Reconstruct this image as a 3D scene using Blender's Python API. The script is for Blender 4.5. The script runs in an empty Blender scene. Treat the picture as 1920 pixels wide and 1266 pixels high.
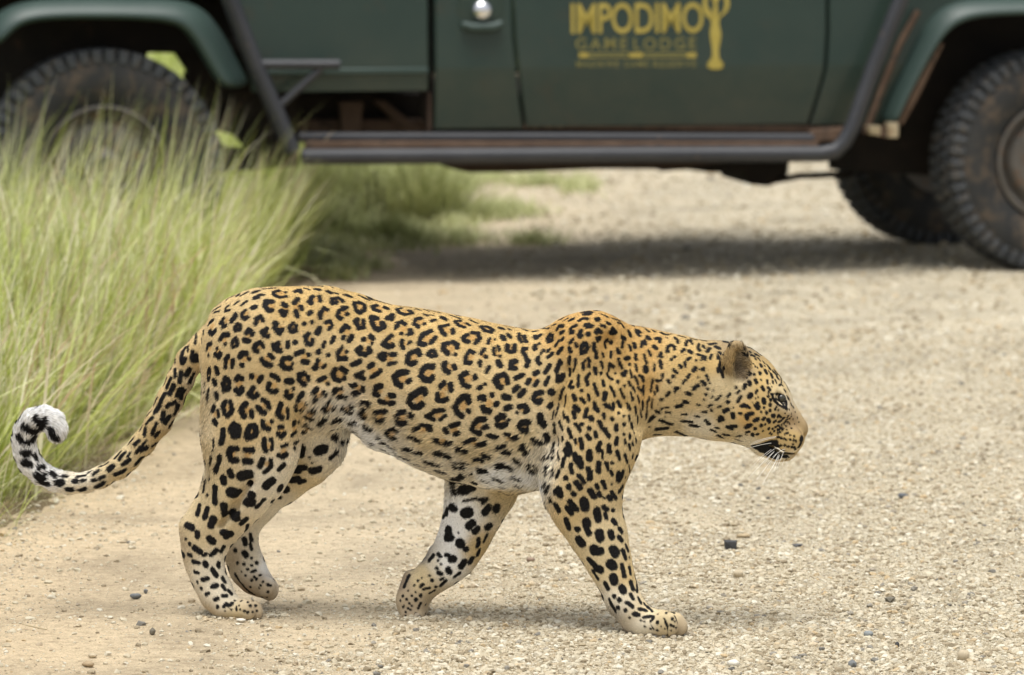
import bpy, bmesh, math, random
import numpy as np
from mathutils import Vector, Matrix
from mathutils.bvhtree import BVHTree
from mathutils.kdtree import KDTree

random.seed(7)
rng = np.random.default_rng(11)
sc = bpy.context.scene
COL = sc.collection

# ------------------------------------------------------------------ camera
W, H, FPX = 1920.0, 1266.0, 9765.0
CAM_Z, PITCH = 1.617, math.radians(5.626)
cam_d = bpy.data.cameras.new("camera")
cam = bpy.data.objects.new("camera", cam_d)
COL.objects.link(cam)
cam.location = (0, 0, CAM_Z)
cam.rotation_euler = (math.pi / 2 - PITCH, 0, 0)
cam_d.sensor_width = 36.0
cam_d.lens = FPX / W * 36.0
cam_d.clip_end = 3000
cam_d.dof.use_dof = True
cam_d.dof.focus_distance = 10.42
cam_d.dof.aperture_fstop = 5.6
cam_d.dof.aperture_blades = 9
sc.camera = cam

# ------------------------------------------------------------------ sky, sun, exposure
SUN_EL, SUN_AZ = math.radians(78), math.radians(195)      # high sun behind thin cloud
world = bpy.data.worlds.new("World")
sc.world = world
world.use_nodes = True
wn, wl = world.node_tree.nodes, world.node_tree.links
wn.clear()
sky = wn.new("ShaderNodeTexSky"); sky.sky_type = 'NISHITA'; sky.sun_disc = False
sky.sun_elevation = SUN_EL; sky.sun_rotation = SUN_AZ
sky.air_density = 1.0; sky.dust_density = 4.0; sky.ozone_density = 1.0
bw = wn.new("ShaderNodeRGBToBW")
mx = wn.new("ShaderNodeMix"); mx.data_type = 'RGBA'; mx.inputs[0].default_value = 0.78   # thin white overcast
bg = wn.new("ShaderNodeBackground"); bg.inputs[1].default_value = 0.12
wo = wn.new("ShaderNodeOutputWorld")
wl.new(sky.outputs[0], bw.inputs[0]); wl.new(sky.outputs[0], mx.inputs[6]); wl.new(bw.outputs[0], mx.inputs[7])
wl.new(mx.outputs[2], bg.inputs[0]); wl.new(bg.outputs[0], wo.inputs[0])
sun_d = bpy.data.lights.new("sun", 'SUN')
sun_d.energy = 1.4; sun_d.angle = math.radians(38); sun_d.color = (1.0, 0.97, 0.92)
sun = bpy.data.objects.new("sun", sun_d); COL.objects.link(sun)
sv = Vector((math.cos(SUN_EL) * math.sin(SUN_AZ), math.cos(SUN_EL) * math.cos(SUN_AZ), math.sin(SUN_EL)))
sun.rotation_euler = sv.to_track_quat('Z', 'Y').to_euler()
sun.location = (0, 10, 30)
sc.view_settings.view_transform = 'Standard'
sc.view_settings.look = 'None'
sc.view_settings.gamma = 1.0
sc.view_settings.use_curve_mapping = False
sc.view_settings.exposure = 0.93
sc.cycles.use_denoising = True
sc.cycles.max_bounces = 8
sc.cycles.diffuse_bounces = 3
sc.cycles.transparent_max_bounces = 8

# ------------------------------------------------------------------ measuring helpers
CP, SP = math.cos(PITCH), math.sin(PITCH)
def ray(px, py):
    """Direction seen at a pixel of the 1920 x 1266 photograph (used only to measure)."""
    x, y = (px - W / 2) / FPX, (py - H / 2) / FPX
    return Vector((x, CP - SP * y, -SP - CP * y))
EYE = Vector((0, 0, CAM_Z))
def G(px, py, z=0.0):
    d = ray(px, py); t = (z - CAM_Z) / d.z
    return EYE + d * t

# ------------------------------------------------------------------ object helpers
def tag(o, label=None, cat=None, group=None, kind=None):
    if label: o['label'] = label
    if cat: o['category'] = cat
    if group: o['group'] = group
    if kind: o['kind'] = kind
    return o
def empty(name, loc=(0, 0, 0), rz=0.0, parent=None):
    o = bpy.data.objects.new(name, None); COL.objects.link(o)
    o.location = loc; o.rotation_euler = (0, 0, rz); o.empty_display_size = 0.1
    if parent: o.parent = parent
    return o
def mesh_obj(name, verts, faces, mat=None, parent=None, smooth=False):
    me = bpy.data.meshes.new(name); me.from_pydata([tuple(v) for v in verts], [], faces); me.update()
    o = bpy.data.objects.new(name, me); COL.objects.link(o)
    if mat: me.materials.append(mat)
    if parent: o.parent = parent
    if smooth: me.polygons.foreach_set('use_smooth', [True] * len(me.polygons))
    return o
def fast_mesh(name, verts, faces):
    """verts (n,3), faces (m,k) numpy arrays -> mesh datablock"""
    me = bpy.data.meshes.new(name)
    verts = np.ascontiguousarray(verts, dtype=np.float32); faces = np.ascontiguousarray(faces, dtype=np.int32)
    n, (m, k) = len(verts), faces.shape
    me.vertices.add(n); me.vertices.foreach_set('co', verts.ravel())
    me.loops.add(m * k); me.loops.foreach_set('vertex_index', faces.ravel())
    me.polygons.add(m); me.polygons.foreach_set('loop_start', np.arange(0, m * k, k, dtype=np.int32))
    me.update(calc_edges=True); me.validate()
    return me
class MB:
    """collects boxes, tubes and lathes into one mesh"""
    def __init__(s): s.v, s.f = [], []
    def add(s, v, f):
        b = len(s.v); s.v += [Vector(p) for p in v]; s.f += [[i + b for i in q] for q in f]; return s
    def box(s, lo, hi, m=None):
        (a, b, c), (d, e, f) = lo, hi
        v = [Vector(p) for p in ((a,b,c),(d,b,c),(d,e,c),(a,e,c),(a,b,f),(d,b,f),(d,e,f),(a,e,f))]
        if m: v = [m @ p for p in v]
        return s.add(v, [[0,3,2,1],[4,5,6,7],[0,1,5,4],[1,2,6,5],[2,3,7,6],[3,0,4,7]])
    def tube(s, pts, r, n=10, caps=True, flat=1.0):
        pts = [Vector(p) for p in pts]; rs = r if isinstance(r, (list, tuple)) else [r] * len(pts)
        rings, up = [], None
        for i, p in enumerate(pts):
            d = (pts[min(i + 1, len(pts) - 1)] - pts[max(i - 1, 0)]).normalized()
            if up is None: up = Vector((0, 0, 1)) if abs(d.z) < .9 else Vector((1, 0, 0))
            a = d.cross(up).normalized(); b = a.cross(d).normalized(); up = b
            rings.append([p + (a * math.cos(2*math.pi*k/n) + b * math.sin(2*math.pi*k/n) * flat) * rs[i] for k in range(n)])
        v = [q for g in rings for q in g]; f = []
        for i in range(len(rings) - 1):
            for k in range(n):
                k2 = (k + 1) % n; f.append([i*n+k, i*n+k2, (i+1)*n+k2, (i+1)*n+k])
        if caps: f.append(list(range(n))); f.append([(len(rings)-1)*n + k for k in reversed(range(n))])
        return s.add(v, f)
    def prism(s, poly, y0, y1):
        """poly of (x, z); extruded from y0 to y1"""
        n = len(poly); v = [(x, y0, z) for x, z in poly] + [(x, y1, z) for x, z in poly]
        f = [list(range(n)), [n + i for i in reversed(range(n))]]
        f += [[i, n + i, n + (i + 1) % n, (i + 1) % n] for i in range(n)]
        return s.add(v, f)
    def lathe(s, prof, n=64, close=False):
        """prof of (r, y): revolved about the y axis"""
        m = len(prof); v = [(r * math.cos(2*math.pi*k/n), y, r * math.sin(2*math.pi*k/n)) for k in range(n) for r, y in prof]; f = []
        for k in range(n):
            k2 = (k + 1) % n
            for i in range(m - (0 if close else 1)):
                j = (i + 1) % m; f.append([k*m+i, k*m+j, k2*m+j, k2*m+i])
        return s.add(v, f)
    def build(s, name, mat, parent=None, smooth=False, bevel=0.0, segs=2, angle=40):
        o = mesh_obj(name, s.v, s.f, mat, parent)
        bm = bmesh.new(); bm.from_mesh(o.data); bmesh.ops.recalc_face_normals(bm, faces=bm.faces); bm.to_mesh(o.data); bm.free()
        if bevel:
            b = o.modifiers.new('bevel', 'BEVEL'); b.width = bevel; b.segments = segs; b.limit_method = 'ANGLE'; b.angle_limit = math.radians(35)
        if smooth or bevel:
            o.data.polygons.foreach_set('use_smooth', [True] * len(o.data.polygons))
            o.data.set_sharp_from_angle(angle=math.radians(angle))
        return o

# ------------------------------------------------------------------ material helpers
def new_mat(name):
    m = bpy.data.materials.new(name); m.use_nodes = True
    nt = m.node_tree; b = nt.nodes['Principled BSDF']
    return m, nt.nodes, nt.links, b
def rampnode(N, stops, interp='LINEAR'):
    r = N.new('ShaderNodeValToRGB'); cr = r.color_ramp; cr.interpolation = interp
    while len(cr.elements) < len(stops): cr.elements.new(0.5)
    for e, (p, c) in zip(cr.elements, stops): e.position = p; e.color = (*c, 1)
    return r
def noise(N, L, scale, detail=4, rough=0.55, coord='Object', vec=None, dist=0.0):
    n = N.new('ShaderNodeTexNoise'); n.inputs['Scale'].default_value = scale; n.inputs['Detail'].default_value = detail
    n.inputs['Roughness'].default_value = rough; n.inputs['Distortion'].default_value = dist
    if vec is None:
        t = N.new('ShaderNodeTexCoord'); vec = t.outputs[coord]
    L.new(vec, n.inputs['Vector']); return n
def mix(N, L, fac, a, b, blend='MIX'):
    m = N.new('ShaderNodeMix'); m.data_type = 'RGBA'; m.blend_type = blend
    for sock, val in ((m.inputs[0], fac), (m.inputs[6], a), (m.inputs[7], b)):
        if hasattr(val, 'links') or hasattr(val, 'is_linked'): L.new(val, sock)
        elif isinstance(val, (int, float)): sock.default_value = val
        else: sock.default_value = (*val, 1)
    return m.outputs[2]
def bump(N, L, b, height, strength=0.4, dist=0.01):
    n = N.new('ShaderNodeBump'); n.inputs['Strength'].default_value = strength; n.inputs['Distance'].default_value = dist
    L.new(height, n.inputs['Height']); L.new(n.outputs[0], b.inputs['Normal']); return n
def weathered(name, c1, c2, rough=0.5, metal=0.0, scale=9.0, spot=None, spot_at=(0.56, 0.68), spot_scale=22.0, bstr=0.15, coat=0.0, spec=0.5):
    """two-tone worn surface with optional blotches (rust, dust)"""
    m, N, L, b = new_mat(name)
    n1 = noise(N, L, scale, 5, 0.6)
    r1 = rampnode(N, [(0.32, (0, 0, 0)), (0.68, (1, 1, 1))]); L.new(n1.outputs['Fac'], r1.inputs[0])
    c = mix(N, L, r1.outputs[0], c1, c2)
    if spot:
        n2 = noise(N, L, spot_scale, 6, 0.65)
        r2 = rampnode(N, [(spot_at[0], (0, 0, 0)), (spot_at[1], (1, 1, 1))]); L.new(n2.outputs['Fac'], r2.inputs[0])
        c = mix(N, L, r2.outputs[0], c, spot)
    L.new(c, b.inputs['Base Color'])
    b.inputs['Roughness'].default_value = rough; b.inputs['Metallic'].default_value = metal
    b.inputs['Coat Weight'].default_value = coat; b.inputs['Specular IOR Level'].default_value = spec
    n3 = noise(N, L, 70, 3); bump(N, L, b, n3.outputs['Fac'], bstr, 0.002)
    return m

# ================================================================== GROUND AND ROAD
def vnoise(x, y, s, seed=0):
    """smooth 2-D value noise, vectorised, 0..1"""
    x = np.asarray(x) * s; y = np.asarray(y) * s
    xi, yi = np.floor(x).astype(np.int64), np.floor(y).astype(np.int64); fx, fy = x - xi, y - yi
    def h(a, b):
        k = (a * 374761393 + b * 668265263 + seed * 974711) & 0xffffffff
        k = ((k ^ (k >> 13)) * 1274126177) & 0xffffffff
        return ((k ^ (k >> 16)) & 0xffff) / 65535.0
    ux, uy = fx * fx * (3 - 2 * fx), fy * fy * (3 - 2 * fy)
    return (h(xi, yi) * (1-ux) + h(xi+1, yi) * ux) * (1-uy) + (h(xi, yi+1) * (1-ux) + h(xi+1, yi+1) * ux) * uy
EDGE = np.array([(*G(px, py)[:2],) for px, py in ((-60, 1000), (0, 950), (150, 855), (380, 755), (470, 640), (590, 520), (700, 462), (800, 440), (845, 400), (885, 350), (905, 322), (850, 280))])
EDGE = np.vstack([[EDGE[0, 0] - 0.6, -5], EDGE, [EDGE[-1, 0] - 1.0, 40], [-6, 70]])
def edge_x(y): return np.interp(y, EDGE[:, 1], EDGE[:, 0])
def road_z(x, y):
    fade = np.clip((y - 8.5) / 1.0, 0, 1) * np.clip((24 - y) / 2, 0, 1)
    return fade * ((vnoise(x, y, 1.7, 3) - .5) * .016 + (vnoise(x, y, 6, 4) - .5) * .007 + (vnoise(x, y, 19, 5) - .5) * .003)

m_ground, N, L, b = new_mat("verge_soil")
n1 = noise(N, L, 0.9, 6, 0.6); n2 = noise(N, L, 14, 5, 0.7)
c = mix(N, L, n2.outputs['Fac'], (0.10, 0.075, 0.04), (0.22, 0.17, 0.10))
r = rampnode(N, [(0.3, (0, 0, 0)), (0.5, (1, 1, 1))]); L.new(n1.outputs['Fac'], r.inputs[0])
tcg = N.new('ShaderNodeTexCoord'); sg = N.new('ShaderNodeSeparateXYZ'); L.new(tcg.outputs['Object'], sg.inputs[0])
mg = N.new('ShaderNodeMapRange'); mg.inputs[1].default_value = 21.5; mg.inputs[2].default_value = 24.5; L.new(sg.outputs[1], mg.inputs[0])
c = mix(N, L, mg.outputs[0], c, mix(N, L, r.outputs[0], c, (0.15, 0.19, 0.04))); L.new(c, b.inputs['Base Color']); b.inputs['Roughness'].default_value = 1.0
b.inputs['Specular IOR Level'].default_value = 0.1; bump(N, L, b, n2.outputs['Fac'], 0.6, 0.03)
ground = mesh_obj("ground", [(-1500, -40, -.012), (1500, -40, -.012), (1500, 2500, -.012), (-1500, 2500, -.012)], [[0, 1, 2, 3]], m_ground)
tag(ground, "soil and grassland round the gravel road", kind="structure")

m_road, N, L, b = new_mat("road_gravel")
tc = N.new('ShaderNodeTexCoord')
fine = noise(N, L, 260, 3, 0.7, vec=tc.outputs['Object']); mid = noise(N, L, 38, 5, 0.7, vec=tc.outputs['Object'])
big = noise(N, L, 2.1, 5, 0.6, vec=tc.outputs['Object'], dist=0.4)
sep = N.new('ShaderNodeSeparateXYZ'); L.new(tc.outputs['Object'], sep.inputs[0])
mr = N.new('ShaderNodeMapRange'); mr.inputs[1].default_value = -1.0; mr.inputs[2].default_value = 0.9; L.new(sep.outputs[0], mr.inputs[0])
base = mix(N, L, mr.outputs[0], (0.50, 0.40, 0.262), (0.475, 0.42, 0.31))
r0 = rampnode(N, [(0.30, (0.70, 0.70, 0.70)), (0.52, (1, 1, 1)), (0.75, (1.18, 1.17, 1.15))]); L.new(big.outputs['Fac'], r0.inputs[0])
c = mix(N, L, 1.0, base, r0.outputs[0], 'MULTIPLY')
r1 = rampnode(N, [(0.28, (0.48, 0.46, 0.42)), (0.45, (0.92, 0.92, 0.92)), (0.62, (1.12, 1.12, 1.12)), (0.78, (1.35, 1.36, 1.38))]); L.new(mid.outputs['Fac'], r1.inputs[0])
c = mix(N, L, 0.8, c, r1.outputs[0], 'MULTIPLY')
r2 = rampnode(N, [(0.30, (0.45, 0.44, 0.42)), (0.5, (1, 1, 1)), (0.72, (1.4, 1.4, 1.4))]); L.new(fine.outputs['Fac'], r2.inputs[0])
c = mix(N, L, 0.7, c, r2.outputs[0], 'MULTIPLY')
L.new(c, b.inputs['Base Color']); b.inputs['Roughness'].default_value = 0.95; b.inputs['Specular IOR Level'].default_value = 0.15
add = N.new('ShaderNodeMath'); add.operation = 'ADD'; L.new(fine.outputs['Fac'], add.inputs[0]); L.new(mid.outputs['Fac'], add.inputs[1])
bump(N, L, b, add.outputs[0], 0.9, 0.004)

xs = np.concatenate([np.linspace(-12, -2.4, 20)[:-1], np.linspace(-2.4, 2.8, 200), np.linspace(2.8, 30, 24)[1:]])
ys = np.concatenate([np.linspace(-6, 9.2, 20)[:-1], np.linspace(9.2, 25, 480), np.linspace(25, 70, 40)[1:]])
X, Y = np.meshgrid(xs, ys, indexing='ij')
jag = (vnoise(X, Y, 5, 8) - .5) * .16 + (vnoise(X, Y, 18, 9) - .5) * .06
ex = edge_x(Y) + jag
keep = X > ex - .03
Z = road_z(X, Y) - 0.010 * np.clip(1 - (X - ex) / .12, 0, 1)
nx, ny = X.shape
idx = np.arange(nx * ny).reshape(nx, ny)
q = np.stack([idx[:-1, :-1], idx[1:, :-1], idx[1:, 1:], idx[:-1, 1:]], -1)
km = keep[:-1, :-1] & keep[1:, :-1] & keep[1:, 1:] & keep[:-1, 1:]
me = fast_mesh("road", np.stack([X, Y, Z], -1).reshape(-1, 3), q[km])
me.materials.append(m_road); me.polygons.foreach_set('use_smooth', [True] * len(me.polygons))
road = bpy.data.objects.new("road", me); COL.objects.link(road); tag(road, "pale tan gravel road", kind="structure")

# ---- loose gravel: thousands of real stones scattered by geometry nodes
def stone_mat(name, stops):
    m, N, L, b = new_mat(name)
    oi = N.new('ShaderNodeObjectInfo'); r = rampnode(N, stops, 'LINEAR'); L.new(oi.outputs['Random'], r.inputs[0])
    n = noise(N, L, 160, 3, 0.6)
    r2 = rampnode(N, [(0.3, (0.75, 0.74, 0.72)), (0.7, (1.1, 1.1, 1.1))]); L.new(n.outputs['Fac'], r2.inputs[0])
    L.new(mix(N, L, 1.0, r.outputs[0], r2.outputs[0], 'MULTIPLY'), b.inputs['Base Color'])
    b.inputs['Roughness'].default_value = 0.8; b.inputs['Specular IOR Level'].default_value = 0.3
    return m
PALE = [(0.0, (0.24, 0.195, 0.125)), (0.18, (0.42, 0.35, 0.235)), (0.42, (0.58, 0.525, 0.395)), (0.66, (0.50, 0.435, 0.31)), (0.84, (0.68, 0.645, 0.53)), (0.955, (0.50, 0.38, 0.22)), (0.985, (0.30, 0.28, 0.235)), (1.0, (0.14, 0.135, 0.12))]
m_pebble = stone_mat("gravel_stone", PALE)
def scatter_group(name, mat, subdiv, seed):
    g = bpy.data.node_groups.new(name, 'GeometryNodeTree')
    g.interface.new_socket('Geometry', in_out='INPUT', socket_type='NodeSocketGeometry')
    g.interface.new_socket('Geometry', in_out='OUTPUT', socket_type='NodeSocketGeometry')
    n, l = g.nodes, g.links
    gi, go = n.new('NodeGroupInput'), n.new('NodeGroupOutput')
    g2i = n.new('GeometryNodeGeometryToInstance')
    for k in range(5):
        ico = n.new('GeometryNodeMeshIcoSphere'); ico.inputs['Radius'].default_value = 0.5; ico.inputs['Subdivisions'].default_value = subdiv
        sp = n.new('GeometryNodeSetPosition'); tn = n.new('ShaderNodeTexNoise'); tn.noise_dimensions = '4D'
        tn.inputs['W'].default_value = seed + k * 3.7; tn.inputs['Scale'].default_value = 1.5; tn.inputs['Detail'].default_value = 2
        sub = n.new('ShaderNodeVectorMath'); sub.operation = 'SUBTRACT'; sub.inputs[1].default_value = (.5, .5, .5)
        sca = n.new('ShaderNodeVectorMath'); sca.operation = 'SCALE'; sca.inputs[3].default_value = 1.0
        l.new(tn.outputs['Color'], sub.inputs[0]); l.new(sub.outputs[0], sca.inputs[0]); l.new(sca.outputs[0], sp.inputs['Offset'])
        sm = n.new('GeometryNodeSetMaterial'); sm.inputs['Material'].default_value = mat
        l.new(ico.outputs[0], sp.inputs['Geometry']); l.new(sp.outputs[0], sm.inputs[0]); l.new(sm.outputs[0], g2i.inputs[0])
    iop = n.new('GeometryNodeInstanceOnPoints'); iop.inputs['Pick Instance'].default_value = True
    def attr(nm, typ):
        a = n.new('GeometryNodeInputNamedAttribute'); a.data_type = typ; a.inputs['Name'].default_value = nm; return a.outputs[0]
    e2r = n.new('FunctionNodeEulerToRotation'); l.new(attr('rot', 'FLOAT_VECTOR'), e2r.inputs[0])
    l.new(gi.outputs[0], iop.inputs['Points']); l.new(g2i.outputs[0], iop.inputs['Instance'])
    l.new(e2r.outputs[0], iop.inputs['Rotation']); l.new(attr('scl', 'FLOAT_VECTOR'), iop.inputs['Scale'])
    l.new(attr('pick', 'INT'), iop.inputs['Instance Index']); l.new(iop.outputs[0], go.inputs[0])
    return g
def scatter(name, label, pts, size, mat, subdiv, seed):
    n = len(pts); me = bpy.data.meshes.new(name); me.vertices.add(n); me.vertices.foreach_set('co', pts.astype(np.float32).ravel())
    rr = np.stack([rng.uniform(-.35, .35, n), rng.uniform(-.35, .35, n), rng.uniform(0, 6.28, n)], 1).astype(np.float32)
    ss = (size[:, None] * np.stack([rng.uniform(.85, 1.35, n), rng.uniform(.75, 1.05, n), rng.uniform(.5, .85, n)], 1)).astype(np.float32)
    me.attributes.new('rot', 'FLOAT_VECTOR', 'POINT').data.foreach_set('vector', rr.ravel())
    me.attributes.new('scl', 'FLOAT_VECTOR', 'POINT').data.foreach_set('vector', ss.ravel())
    me.attributes.new('pick', 'INT', 'POINT').data.foreach_set('value', rng.integers(0, 5, n).astype(np.int32))
    me.materials.append(mat)
    o = bpy.data.objects.new(name, me); COL.objects.link(o)
    md = o.modifiers.new('stones', 'NODES'); md.node_group = scatter_group(name, mat, subdiv, seed)
    return tag(o, label, kind="stuff")
def density(x, y):
    """stonier on the right and in drifts, worn smooth in the wheel track on the left"""
    d = np.clip((x + 0.35) / 0.75, 0, 1) * .85 + .12
    d = d + np.clip((10.9 - y) / 1.0, 0, 1) * np.clip((x + .9) / .8, 0, 1) * .35
    d *= .55 + .9 * vnoise(x, y, 3.3, 21)
    d *= .6 + .8 * vnoise(x, y, 9, 22)
    d *= 1 - .7 * np.exp(-((x - (-.75 + .04 * (y - 10))) / .28) ** 2)
    return np.clip(d, 0, 1)
def place(n, y0, y1, pw, smin, smax):
    y = y0 + (y1 - y0) * rng.random(n) ** pw
    half = y * 0.105 + .12
    x = rng.uniform(-1, 1, n) * half
    k = (rng.random(n) < density(x, y)) & (x > edge_x(y) - .02)
    x, y = x[k], y[k]
    s = smin * (smax / smin) ** (rng.random(len(x)) ** 2.6)
    return np.stack([x, y, road_z(x, y) + s * .10], 1), s
p1, s1 = place(150000, 9.3, 16.5, 1.25, .0045, .0175)
scatter("gravel", "loose pale gravel lying over the road", p1, s1, m_pebble, 2, 1.0)
p2, s2 = place(330000, 9.4, 13.2, 1.1, .0022, .0056)
for (fx, fy, ax, ay) in ((450, 1162, .075, .05), (1240, 1194, .085, .055), (774, 1165, .055, .05)):     # grit pushed up round the paws
    g = G(fx, fy); a_ = rng.uniform(0, 6.283, 420); r_ = rng.normal(1.0, .16, 420)
    qx, qy = g.x + np.cos(a_) * ax * r_, g.y + .035 + np.sin(a_) * ay * r_
    p2 = np.vstack([p2, np.stack([qx, qy, road_z(qx, qy) + .0015], 1)]); s2 = np.concatenate([s2, rng.uniform(.003, .009, 420)])
scatter("fine_gravel", "fine grit between the larger road stones", p2, s2, m_pebble, 1, 40.0)
p3, s3 = place(26000, 16.3, 30, 1.0, .012, .034)
scatter("far_gravel", "loose gravel on the road by the vehicle", p3, s3, m_pebble, 1, 80.0)

# ================================================================== SAFARI VEHICLE
YAW = math.radians(11)
VO = G(1956, 510)
VU, VV = Vector((math.cos(YAW), math.sin(YAW), 0)), Vector((-math.sin(YAW), math.cos(YAW), 0))
def V(px, py, v=0.05):
    """photograph pixel -> (u, z) on the vehicle's vertical plane at side offset v"""
    d = ray(px, py); p0 = VO + VV * v
    t = (p0 - EYE).dot(VV) / d.dot(VV); p = EYE + d * t
    return (p - VO).dot(VU), p.z
def VP(px, py, v): u, z = V(px, py, v); return Vector((u, v, z))

m_green = weathered("green_paint", (0.0197, 0.0378, 0.0303), (0.0257, 0.0454, 0.0363), 0.36, 0, 2.5, (0.040, 0.042, 0.030), (0.60, 0.80), 7, 0.04, coat=0.2, spec=0.3)
# road dust thrown up over the lower part of the panels
N_, L_ = m_green.node_tree.nodes, m_green.node_tree.links; b_ = N_['Principled BSDF']
src = b_.inputs['Base Color'].links[0].from_socket
tc_ = N_.new('ShaderNodeTexCoord'); sx = N_.new('ShaderNodeSeparateXYZ'); L_.new(tc_.outputs['Object'], sx.inputs[0])
mr_ = N_.new('ShaderNodeMapRange'); mr_.inputs[1].default_value = .95; mr_.inputs[2].default_value = .50; mr_.inputs[3].default_value = .04; mr_.inputs[4].default_value = .9; L_.new(sx.outputs[2], mr_.inputs[0])
nd = noise(N_, L_, 5.0, 6, .7); rd = rampnode(N_, [(.36, (0, 0, 0)), (.8, (.55, .55, .55))]); L_.new(nd.outputs['Fac'], rd.inputs[0])
mu = N_.new('ShaderNodeMath'); mu.operation = 'MULTIPLY'; L_.new(mr_.outputs[0], mu.inputs[0]); L_.new(rd.outputs[0], mu.inputs[1])
L_.new(mix(N_, L_, mu.outputs[0], src, (.085, .070, .045)), b_.inputs['Base Color'])
m_flare = weathered("flare_paint", (0.031, 0.055, 0.048), (0.040, 0.066, 0.057), 0.42, 0, 4, (0.16, 0.10, 0.05), (0.68, 0.78), 12, 0.05, spec=0.4)
m_bar = weathered("painted_steel_tube", (0.0210, 0.0234, 0.0288), (0.0330, 0.0348, 0.0396), 0.48, 0, 6, (0.12, 0.085, 0.06), (0.64, 0.76), 18, 0.06)
m_rust = weathered("rusty_steel", (0.0829, 0.0478, 0.0287), (0.1403, 0.0892, 0.0574), 0.85, 0, 14, (0.05, 0.035, 0.026), (0.55, 0.66), 30, 0.3)
m_under = weathered("dark_underbody", (0.010, 0.009, 0.008), (0.022, 0.017, 0.013), 0.85, 0, 6, (0.05, 0.03, 0.02), (0.62, 0.76), 12, 0.2, spec=0.2)
m_underbrown = weathered("muddy_underbody", (0.045, 0.030, 0.022), (0.075, 0.052, 0.038), 0.9, 0, 8, (0.02, 0.015, 0.012), (0.55, 0.7), 16, 0.2, spec=0.2)
m_tyre = weathered("tyre_rubber", (0.040, 0.045, 0.050), (0.068, 0.073, 0.077), 0.75, 0, 7, (0.11, 0.092, 0.068), (0.52, 0.72), 20, 0.3, spec=0.3)
m_wall = weathered("tyre_sidewall", (0.027, 0.029, 0.030), (0.043, 0.043, 0.041), 0.8, 0, 8, (0.12, 0.09, 0.062), (0.48, 0.70), 14, 0.25, spec=0.25)
m_rim = weathered("steel_rim", (0.0863, 0.0782, 0.0674), (0.1402, 0.1295, 0.1132), 0.55, 0.3, 12, (0.15, 0.08, 0.04), (0.54, 0.66), 20, 0.2)
m_chrome, N, L, b = new_mat("worn_chrome"); b.inputs['Base Color'].default_value = (0.75, 0.76, 0.78, 1); b.inputs['Metallic'].default_value = 1; b.inputs['Roughness'].default_value = 0.22
n_ = noise(N, L, 60, 3); bump(N, L, b, n_.outputs['Fac'], 0.1, 0.002)
m_gold = weathered("yellow_lettering", (0.3312, 0.2592, 0.0396), (0.4032, 0.3240, 0.0648), 0.55, 0, 20, (0.18, 0.17, 0.06), (0.66, 0.80), 60, 0.02)
m_golddim = weathered("faded_yellow_lettering", (0.1500, 0.1387, 0.0375), (0.2025, 0.1800, 0.0488), 0.6, 0, 20, (0.09, 0.10, 0.05), (0.60, 0.76), 60, 0.02)
m_tan = weathered("bare_bracket", (0.3360, 0.2720, 0.1600), (0.4400, 0.3680, 0.2400), 0.7, 0, 15, (0.2, 0.11, 0.05), (0.55, 0.7), 25, 0.1)

car = empty("safari_vehicle", VO, YAW)
tag(car, "dark green open safari vehicle with yellow lodge lettering standing across the gravel road", "safari vehicle")

# ---- side panels: rows follow the section of the body, folded inwards below the crease
ZC = V(1200, 128)[1]
def side_v(z):
    return 0.05 + max(0, z - ZC) * .05 if z > ZC else 0.05 + (ZC - z) * .13
def side_panel(name, mat, left, right, ybot, ztop=1.42, th=.03, inset=0.0, cuts=9, bulge=0.0, parent=car):
    """left/right: lists of (py, px) that bound the panel; built as a folded sheet with thickness"""
    z0 = V(1200, ybot)[1]
    zs = sorted(set([z0, ZC - .012, ZC + .012] + list(np.linspace(z0, ztop, cuts))))
    def bx(tab, z):
        pys = np.array([p[0] for p in tab]); us = np.array([V(p[1], p[0])[0] for p in tab]); zz = np.array([V(p[1], p[0])[1] for p in tab])
        o = np.argsort(zz); return float(np.interp(z, zz[o], us[o]))
    v, f = [], []
    for z in zs:
        a, c = bx(left, z), bx(right, z); vv = side_v(z) + inset
        for d in (0, th):
            v += [(a, vv + d, z), (a + .004, vv + d - (.004 if d == 0 else 0), z), (c - .004, vv + d - (.004 if d == 0 else 0), z), (c, vv + d, z)]
    n = len(zs)
    for i in range(n - 1):
        p, q = i * 8, (i + 1) * 8
        for k in range(3): f.append([p+k, p+k+1, q+k+1, q+k]); f.append([p+4+k, q+4+k, q+5+k, p+5+k])
        f.append([p, q, q+4, p+4]); f.append([p+3, p+7, q+7, q+3])
    f.append([0, 4, 5, 1]); f.append([1, 5, 6, 2]); f.append([2, 6, 7, 3])
    t = (n-1) * 8; f += [[t, t+1, t+5, t+4], [t+1, t+2, t+6, t+5], [t+2, t+3, t+7, t+6]]
    o = mesh_obj(name, v, f, mat, parent)
    bm = bmesh.new(); bm.from_mesh(o.data); bmesh.ops.recalc_face_normals(bm, faces=bm.faces); bm.to_mesh(o.data); bm.free()
    o.data.polygons.foreach_set('use_smooth', [True] * len(o.data.polygons)); o.data.set_sharp_from_angle(angle=math.radians(28))
    return o
tub = side_panel("cargo_side_panel", m_green, [(-300, 300), (0, 436), (165, 474)], [(-300, 803), (165, 803)], 166)
corner = side_panel("cab_corner_panel", m_green, [(-300, 817), (240, 817)], [(-300, 957), (60, 960), (150, 969), (238, 983)], 238)
door = side_panel("door", m_green, [(-300, 963), (60, 966), (150, 975), (238, 989)], [(-300, 1552), (60, 1550), (130, 1545), (175, 1534), (238, 1516)], 236)
scuttle = side_panel("front_wing_panel", m_green, [(-300, 1558), (60, 1556), (130, 1551), (175, 1540), (238, 1522)], [(-300, 2300), (-12, 2000), (6, 1800), (22, 1768), (60, 1734), (120, 1702), (238, 1660)], 238)
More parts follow.
